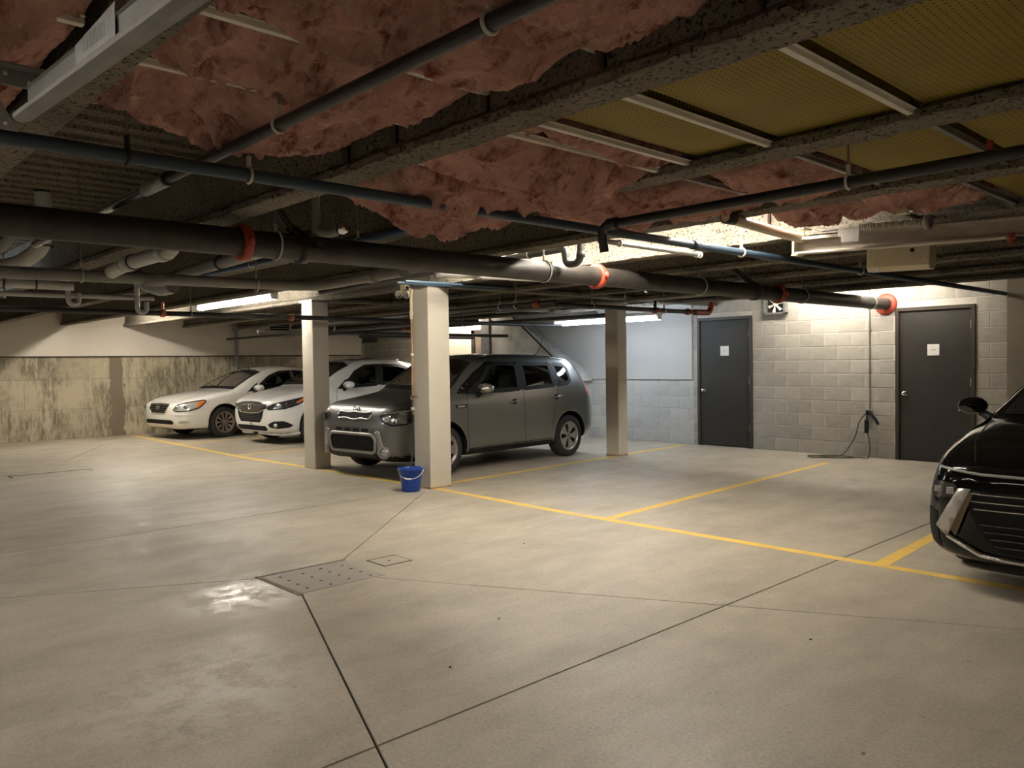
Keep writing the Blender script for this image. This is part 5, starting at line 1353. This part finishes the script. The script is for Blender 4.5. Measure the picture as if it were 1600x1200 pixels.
def hrv_extra(root, sk, S):
    gl = [(-.56, .735), (-.30, .775), (0, .785), (.30, .775), (.56, .735), (.56, .68), (.44, .64), (.30, .60), (0, .59), (-.30, .60), (-.44, .64), (-.56, .68)]
    g = put('upper_grille', sk.patch(gl, 'front', .005, .03, 1, .02), 'smoke_chrome', root)
    tubes('grille_brow', [sk.bead([(-.56, .735), (-.30, .778), (0, .788), (.30, .778), (.56, .735)], 'front', .01, .012)], .014, 'smoke_chrome', g)
    low = [(-.50, .645), (-.30, .585), (0, .575), (.30, .585), (.50, .645), (.44, .50), (.36, .42), (-.36, .42), (-.44, .50)]
    g2 = put('lower_grille', sk.patch(low, 'front', .004, .03, 1, .02), 'mesh_grille', root)
    tubes('grille_lip', [sk.bead([(-.50, .65), (-.30, .597), (0, .585), (.30, .597), (.50, .65)], 'front', .01, .012)], .010, 'chrome', g2)
    tubes('grille_mesh', [sk.bead([(-.38, z), (.38, z)], 'front', d=.06, off=.007) for z in (.46, .49, .52, .55)], .005, 'cable', g2, n=5)
    it = [(-.52, .36), (.52, .36), (.56, .30), (.50, .265), (-.50, .265), (-.56, .30)]
    put('lower_intake', sk.patch(it, 'front', .004, .03, 1, .02), 'mesh_grille', root)
    c = sk.hit(sk.frame('front'), 0, .70, .012)
    badge_oval(root, c, (-1, 0, .1), .062, .052, [[(-.55, .7), (-.40, -.7)], [(.55, .7), (.40, -.7)], [(-.45, -.05), (.45, -.05)]])
    hl = [(cn(.09, .50), .70), (cn(.16, .66), .765), (cn(.40, .80), .825), (cn(.82, .86), .905), (cn(.74, .865), .85), (cn(.50, .855), .735), (cn(.28, .80), .675), (cn(.10, .54), .655)]
    head_lamp(root, sk, hl, [(cn(.60, .85), .85), (cn(.78, .86), .888), (cn(.70, .862), .845), (cn(.50, .85), .765), (cn(.46, .85), .785)], inner='lamp_dark', dots=((cn(.30, .80), .74, .042, 'lamp_glass'), (cn(.20, .72), .715, .036, 'lamp_in')))
    for sg in (-1, 1):
        fg = [(cn(.08, .54), .39), (cn(.15, .64), .45), (cn(.28, .78), .45), (cn(.42, .845), .37), (cn(.36, .825), .33), (cn(.20, .70), .31), (cn(.10, .57), .335)]
        f = put('fog_bezel', sk.patch(fg, 'corner', .006, .03, sg, .03), 'trim_black', root, solid=.006)
        c = sk.hit(sk.frame('corner', sg), cn(.17, .68), .375, .014); D = sk.frame('corner', sg)[0]
        MB().lathe([(0, .012), (.03, .012), (.038, 0)], c, -D, 18).build('fog_lens', 'lamp_in', f)
        tubes('front_lip', [sk.bead([(cn(.03, .20), .225), (cn(.10, .60), .215), (cn(.30, .80), .21), (cn(.50, .87), .225)], 'corner', .01, .012, sg)], .028, 'pearl_paint', root)
        put('door_pillar', sk.patch([(2.28, 1.05), (2.42, 1.06), (2.52, 1.47), (2.40, 1.47)], 'side', .004, .05, sg), 'trim_black', root)
        put('mirror_corner', sk.patch([(1.36, .995), (1.62, 1.01), (1.66, 1.19), (1.58, 1.16)], 'side', .006, .04, sg), 'trim_black', root)
        put('sill_strip', sk.patch([(1.30, .20), (3.05, .21), (3.05, .30), (1.30, .28)], 'side', .003, .06, sg), 'trim_black', root)
        put('tail_light', sk.patch([(3.98, 1.02), (4.14, .98), (4.16, .86), (4.04, .86)], 'side', .005, .03, sg, .015), 'tail', root)
    a = sk.hit(sk.frame('top'), 3.45, 0, -.005); MB().prism([(-.10, 0), (.07, 0), (.06, .045), (.03, .05)], 'y', -.012, .012).build('roof_fin', 'pearl_paint', root, bevel=.006).location = a
    put('sunroof', sk.patch([(2.05, -.36), (2.62, -.36), (2.62, .36), (2.05, .36)], 'top', .004, .06, 1, .03), 'gloss_black', root)
M['smoke_chrome'] = pm('smoked_chrome', (.20, .20, .20), (.16, .16, .16), 4., .16, .9)
hrv = dict(name='hatchback', label='white hatchback with a dark chrome grille, parked behind the left column', pos=(-14.30, 6.62), yaw=3.0, paint='pearl_paint', stations=HS,
    axles=(.88, 3.49), wheel_r=.33, rim_r=.215, arch=.375, track=.775, rim_mat='dark_alloy', spokes=5, duty=.5, hub_mat='dull_steel',
    side_windows=[[(1.46, 1.005), (2.30, 1.045), (2.42, 1.455), (2.14, 1.445), (1.86, 1.33)], [(2.40, 1.05), (3.02, 1.10), (3.38, 1.19), (3.44, 1.25), (3.28, 1.37), (2.95, 1.445), (2.52, 1.46)]],
    side_glass=['glass', 'privacy'], windshield=[(-.69, 1.08), (-.35, 1.09), (0, 1.095), (.35, 1.09), (.69, 1.08), (.57, 1.44), (.28, 1.50), (0, 1.515), (-.28, 1.50), (-.57, 1.44)],
    rear_window=[(-.52, 1.08), (.52, 1.08), (.46, 1.36), (-.46, 1.36)], mid=2.6, black_below=lambda x: .225, cabin=(1.15, 3.6, .38, 1.03),
    seams=[[(1.36, .99), (1.30, .62), (1.36, .29)], [(2.38, 1.05), (2.36, .5), (2.38, .29)], [(3.16, 1.08), (3.08, .75), (3.0, .5)], [(1.36, .30), (3.0, .31)]], top_seams=[[(.30, .64), (.6, .70), (1.02, .73)]],
    handles=[(2.12, .965)], handle_mat='pearl_paint', mirror=(1.44, 1.075), mirror_y=.985, mirror_mat='pearl_paint', extra=hrv_extra)

# white sedan ----------------------------------------------------------
SS = [
 (0.00, .38, .30, .42, .42, .48, .50, .42, .58, .34, .61, .62),
 (0.03, .28, .44, .58, .34, .64, .48, .58, .64, .48, .68, .69),
 (0.08, .23, .54, .70, .30, .75, .49, .70, .68, .58, .725, .74),
 (0.16, .205, .62, .79, .27, .825, .51, .77, .705, .64, .76, .775),
 (0.30, .20, .67, .84, .26, .87, .53, .81, .745, .68, .805, .825),
 (0.60, .19, .70, .88, .25, .905, .57, .84, .81, .71, .865, .895),
 (0.95, .19, .71, .89, .25, .915, .60, .85, .86, .73, .92, .945),
 (1.22, .19, .71, .89, .25, .915, .62, .852, .89, .75, .955, .975),
 (1.42, .19, .71, .89, .25, .915, .62, .852, .905, .72, 1.05, 1.075),
 (1.75, .19, .71, .89, .25, .915, .63, .855, .925, .66, 1.21, 1.25),
 (2.05, .19, .71, .89, .25, .915, .63, .858, .94, .605, 1.325, 1.375),
 (2.30, .19, .71, .89, .25, .915, .64, .86, .95, .585, 1.38, 1.435),
 (2.70, .19, .71, .89, .25, .915, .64, .862, .965, .58, 1.405, 1.468),
 (3.10, .19, .71, .89, .25, .915, .65, .86, .98, .575, 1.385, 1.455),
 (3.50, .19, .71, .885, .26, .912, .65, .858, .99, .585, 1.28, 1.36),
 (3.90, .20, .70, .88, .28, .908, .66, .852, .985, .62, 1.10, 1.17),
 (4.15, .21, .69, .87, .29, .90, .66, .84, .97, .66, 1.02, 1.06),
 (4.50, .25, .65, .84, .32, .875, .65, .81, .93, .64, .985, 1.015),
 (4.70, .32, .56, .74, .38, .78, .62, .72, .84, .58, .90, .92),
 (4.80, .42, .42, .56, .46, .60, .58, .55, .70, .44, .74, .75)]
def sonata_extra(root, sk, S):
    gl = [(-.40, .715), (0, .722), (.40, .715), (.37, .63), (.28, .535), (-.28, .535), (-.37, .63)]
    g = put('upper_grille', sk.patch(gl, 'front', .004, .03, 1, .03), 'mesh_grille', root)
    tubes('grille_bars', [sk.bead([(-w_, z), (0, z + .005), (w_, z)], 'front', .01, .012) for z, w_ in ((.685, .38), (.647, .365), (.609, .33), (.571, .29))], .009, 'smoke_chrome', g)
    tubes('grille_outline', [sk.bead(rounded(gl, .03), 'front', .01, .005, closed=True)], .010, 'chrome', g, True)
    c = sk.hit(sk.frame('front'), 0, .635, .02)
    badge_oval(root, c, (-1, 0, .1), .065, .036, [[(-.60, -.55), (-.35, .6)], [(.35, -.6), (.60, .55)], [(-.45, .05), (0, .02), (.45, -.05)]])
    lo = [(-.50, .40), (.50, .40), (.58, .36), (.54, .315), (-.54, .315), (-.58, .36)]
    put('lower_grille', sk.patch(lo, 'front', .004, .03, 1, .02), 'mesh_grille', root)
    hl = [(cn(.09, .50), .60), (cn(.13, .58), .70), (cn(.26, .74), .75), (cn(.52, .86), .79), (cn(.56, .88), .765), (cn(.42, .87), .635), (cn(.24, .80), .585), (cn(.12, .58), .575)]
    head_lamp(root, sk, hl, [(cn(.42, .84), .758), (cn(.545, .87), .772), (cn(.43, .868), .66), (cn(.36, .85), .665)], inner='lamp_pale', dots=((cn(.22, .74), .66, .048, 'lamp_glass2'), (cn(.13, .60), .645, .042, 'lamp_in')))
    for sg in (-1, 1):
        f = put('fog_lens', sk.patch([(cn(.12, .62), .365), (cn(.20, .74), .40), (cn(.27, .81), .375), (cn(.22, .78), .325), (cn(.14, .66), .32)], 'corner', .004, .03, sg, .02), 'lamp_in', root)
        put('bumper_strip', sk.patch([(cn(.08, .44), .505), (cn(.20, .74), .515), (cn(.30, .83), .52), (cn(.30, .83), .50), (cn(.18, .72), .49)], 'corner', .006, .03, sg), 'white_paint', root, solid=.006)
        put('mirror_corner', sk.patch([(1.52, .92), (1.78, .935), (1.80, 1.10), (1.72, 1.06)], 'side', .006, .04, sg), 'trim_black', root)
        put('door_pillar', sk.patch([(2.64, .97), (2.76, .975), (2.76, 1.36), (2.68, 1.36)], 'side', .004, .05, sg), 'dull_steel', root)
        put('tail_light', sk.patch([(4.45, .92), (4.62, .86), (4.62, .74), (4.48, .78)], 'side', .005, .03, sg, .015), 'tail', root)
sedan = dict(name='white_sedan', label='white sedan with a five bar grille, farthest left against the concrete wall', pos=(-16.86, 5.84), yaw=7.0, paint='white_paint', stations=SS,
    axles=(.96, 3.69), wheel_r=.318, rim_r=.215, arch=.372, track=.80, rim_mat='dark_alloy', spokes=10, duty=lambda k: .46 + .16 * (k - .3), hub_mat='dark_alloy',
    side_windows=[[(1.64, .935), (2.66, .965), (2.70, 1.345), (2.42, 1.335), (2.14, 1.245)], [(2.74, .97), (3.42, .99), (3.60, 1.05), (3.36, 1.24), (3.10, 1.32), (2.76, 1.348)]],
    side_glass=['glass', 'glass'], windshield=[(-.70, .985), (-.35, .995), (0, 1.0), (.35, .995), (.70, .985), (.57, 1.32), (.28, 1.365), (0, 1.375), (-.28, 1.365), (-.57, 1.32)],
    rear_window=[(-.55, 1.05), (.55, 1.05), (.48, 1.32), (-.48, 1.32)], mid=2.7, black_below=lambda x: .215, cabin=(1.45, 3.7, .34, .96),
    seams=[[(1.52, .91), (1.46, .6), (1.52, .28)], [(2.70, .97), (2.69, .5), (2.70, .28)]], top_seams=[[(.16, .60), (.5, .68), (1.2, .74)], [(.075, .0), (.09, .34), (.16, .60)]],
    handles=[(2.44, .87)], handle_mat='white_paint', mirror=(1.60, 1.0), mirror_y=1.01, mirror_mat='white_paint', extra=sonata_extra)

# black sedan ----------------------------------------------------------
BS = [
 (0.00, .34, .40, .52, .40, .58, .52, .50, .66, .42, .70, .71),
 (0.04, .25, .52, .66, .32, .72, .52, .66, .72, .54, .765, .775),
 (0.10, .20, .62, .78, .27, .82, .52, .75, .755, .62, .795, .81),
 (0.20, .18, .68, .85, .25, .885, .53, .81, .785, .67, .83, .845),
 (0.40, .17, .71, .89, .24, .915, .56, .845, .825, .70, .875, .895),
 (0.70, .16, .72, .905, .24, .928, .60, .86, .875, .73, .925, .95),
 (1.00, .16, .72, .91, .24, .93, .62, .868, .915, .75, .965, .985),
 (1.28, .16, .72, .91, .24, .93, .64, .87, .935, .77, .995, 1.015),
 (1.50, .16, .72, .91, .24, .93, .64, .87, .945, .735, 1.09, 1.115),
 (1.90, .16, .72, .91, .24, .93, .65, .87, .96, .655, 1.255, 1.295),
 (2.25, .16, .72, .91, .24, .93, .65, .872, .97, .595, 1.355, 1.40),
 (2.55, .16, .72, .91, .24, .93, .65, .872, .975, .58, 1.39, 1.44),
 (3.00, .16, .72, .91, .24, .93, .66, .87, .98, .575, 1.385, 1.445),
 (3.50, .17, .72, .905, .25, .926, .66, .865, .985, .57, 1.30, 1.37),
 (4.00, .19, .70, .895, .28, .918, .66, .85, .98, .60, 1.13, 1.20),
 (4.40, .22, .68, .87, .30, .90, .66, .83, .965, .63, 1.03, 1.065),
 (4.75, .30, .60, .79, .36, .82, .64, .75, .89, .60, .95, .965),
 (4.91, .42, .44, .58, .46, .62, .60, .56, .76, .46, .80, .81)]
def black_extra(root, sk, S):
    # light bar across the nose, bars of the dark grille, split lamps, pale wedge trims and a bright lower lip
    tubes('light_bar', [sk.bead([(-.80, .755), (-.55, .735), (0, .728), (.55, .735), (.80, .755)], 'front', .01, .006)], .009, 'light_strip', root)
    gl = [(-.66, .64), (.66, .64), (.56, .40), (.44, .275), (-.44, .275), (-.56, .40)]
    g = put('grille', sk.patch(gl, 'front', .004, .04, 1, .02), 'mesh_grille', root)
    tubes('grille_bars', [sk.bead([(-w_, z), (w_, z)], 'front', .01, .010) for z, w_ in ((.62, .60), (.575, .60), (.53, .58))], .006, 'chrome_dim', g)
    tubes('lower_bars', [sk.bead([(-w_, z), (w_, z)], 'front', .01, .010) for z, w_ in ((.44, .55), (.40, .53), (.36, .50), (.32, .47))], .007, 'gloss_black', g)
    for sg in (-1, 1):
        wd = [(sg * .60, .645), (sg * .665, .645), (sg * .80, .40), (sg * .735, .34)]
        t = put('wedge_trim', sk.patch(wd, 'front', .012, .04, 1, .006), 'alloy', root, solid=.014)
        put('wedge_groove', sk.patch([(sg * .585, .61), (sg * .61, .63), (sg * .715, .385), (sg * .685, .35)], 'front', .020, .04, 1), 'bronze', t)
        hl = [(sg * .665, .595), (sg * .69, .665), (sg * .83, .675), (sg * .865, .60), (sg * .82, .565)]
        h = put('headlight', sk.patch(hl, 'front', .006, .03, 1, .012), 'smoke_chrome', root)
        for y in (.72, .80): MB().box(-.006, .006, -.022, .022, -.022, .022).build('lamp_cell', 'lamp_in', h, bevel=.004).location = sk.hit(sk.frame('front'), sg * y, .622, .010)
        ai = [(cn(.10, .80), .48), (cn(.18, .87), .50), (cn(.17, .87), .28), (cn(.10, .80), .25)]
        put('air_intake', sk.patch(ai, 'corner', .004, .04, sg, .01), 'mesh_grille', root)
    tubes('lower_lip', [sk.bead([(-.735, .345), (-.55, .255), (-.35, .238), (0, .232), (.35, .238), (.55, .255), (.735, .345)], 'front', .01, .014)], .016, 'chrome', root)
    c = sk.hit(sk.frame('front'), 0, .69, .010)
    badge_oval(root, c, (-1, 0, .15), .065, .034, [[(-.60, -.55), (-.35, .6)], [(.35, -.6), (.60, .55)], [(-.45, .05), (0, .02), (.45, -.05)]], 'chrome_dim')
    for sg in (-1, 1):
        tubes('window_brightwork', [sk.bead([(1.62, .955), (1.95, 1.165), (2.30, 1.315), (2.60, 1.365)], 'side', .01, .008, sg)], .006, 'chrome', root)
        put('tail_light', sk.patch([(4.5, .93), (4.75, .90), (4.75, .80), (4.5, .85)], 'side', .005, .03, sg, .015), 'tail', root)
        put('mirror_corner', sk.patch([(1.60, .955), (1.86, .965), (1.88, 1.10)], 'side', .006, .04, sg), 'trim_black', root)
M['light_strip'] = pm('unlit_light_bar', (.34, .33, .32), rough=.25)
M['chrome_dim'] = pm('dim_chrome', (.35, .34, .33), rough=.25, metal=.9)
black = dict(name='black_sedan', label='glossy black sedan cut off by the right edge, with a full width light bar', pos=(-1.03, 5.33), yaw=3.0, paint='black_paint', stations=BS,
    axles=(.95, 3.79), wheel_r=.335, rim_r=.235, arch=.385, track=.81, rim_mat='dark_alloy', spokes=10, duty=.5,
    side_windows=[[(1.70, .965), (2.72, .985), (2.74, 1.355), (2.48, 1.345), (2.20, 1.25)], [(2.80, .985), (3.55, 1.0), (3.80, 1.07), (3.45, 1.25), (3.15, 1.33), (2.82, 1.358)]],
    side_glass=['privacy', 'privacy'], windshield=[(-.71, 1.03), (-.35, 1.045), (0, 1.05), (.35, 1.045), (.71, 1.03), (.57, 1.34), (.28, 1.385), (0, 1.395), (-.28, 1.385), (-.57, 1.34)],
    rear_window=[(-.55, 1.07), (.55, 1.07), (.48, 1.33), (-.48, 1.33)], mid=2.8, black_below=lambda x: .20, cabin=(1.5, 3.8, .34, .98),
    seams=[[(1.58, .94), (1.50, .6), (1.56, .28)], [(2.77, .98), (2.76, .5), (2.77, .28)]], top_seams=[[(.10, .60), (.5, .70), (1.24, .77)]],
    handles=[(2.5, .88)], handle_mat='black_paint', mirror=(1.62, 1.06), mirror_y=1.02, mirror_w=1.35, mirror_mat='black_paint', extra=black_extra)
for spec in (kia, hrv, sedan, black): make_car(spec)
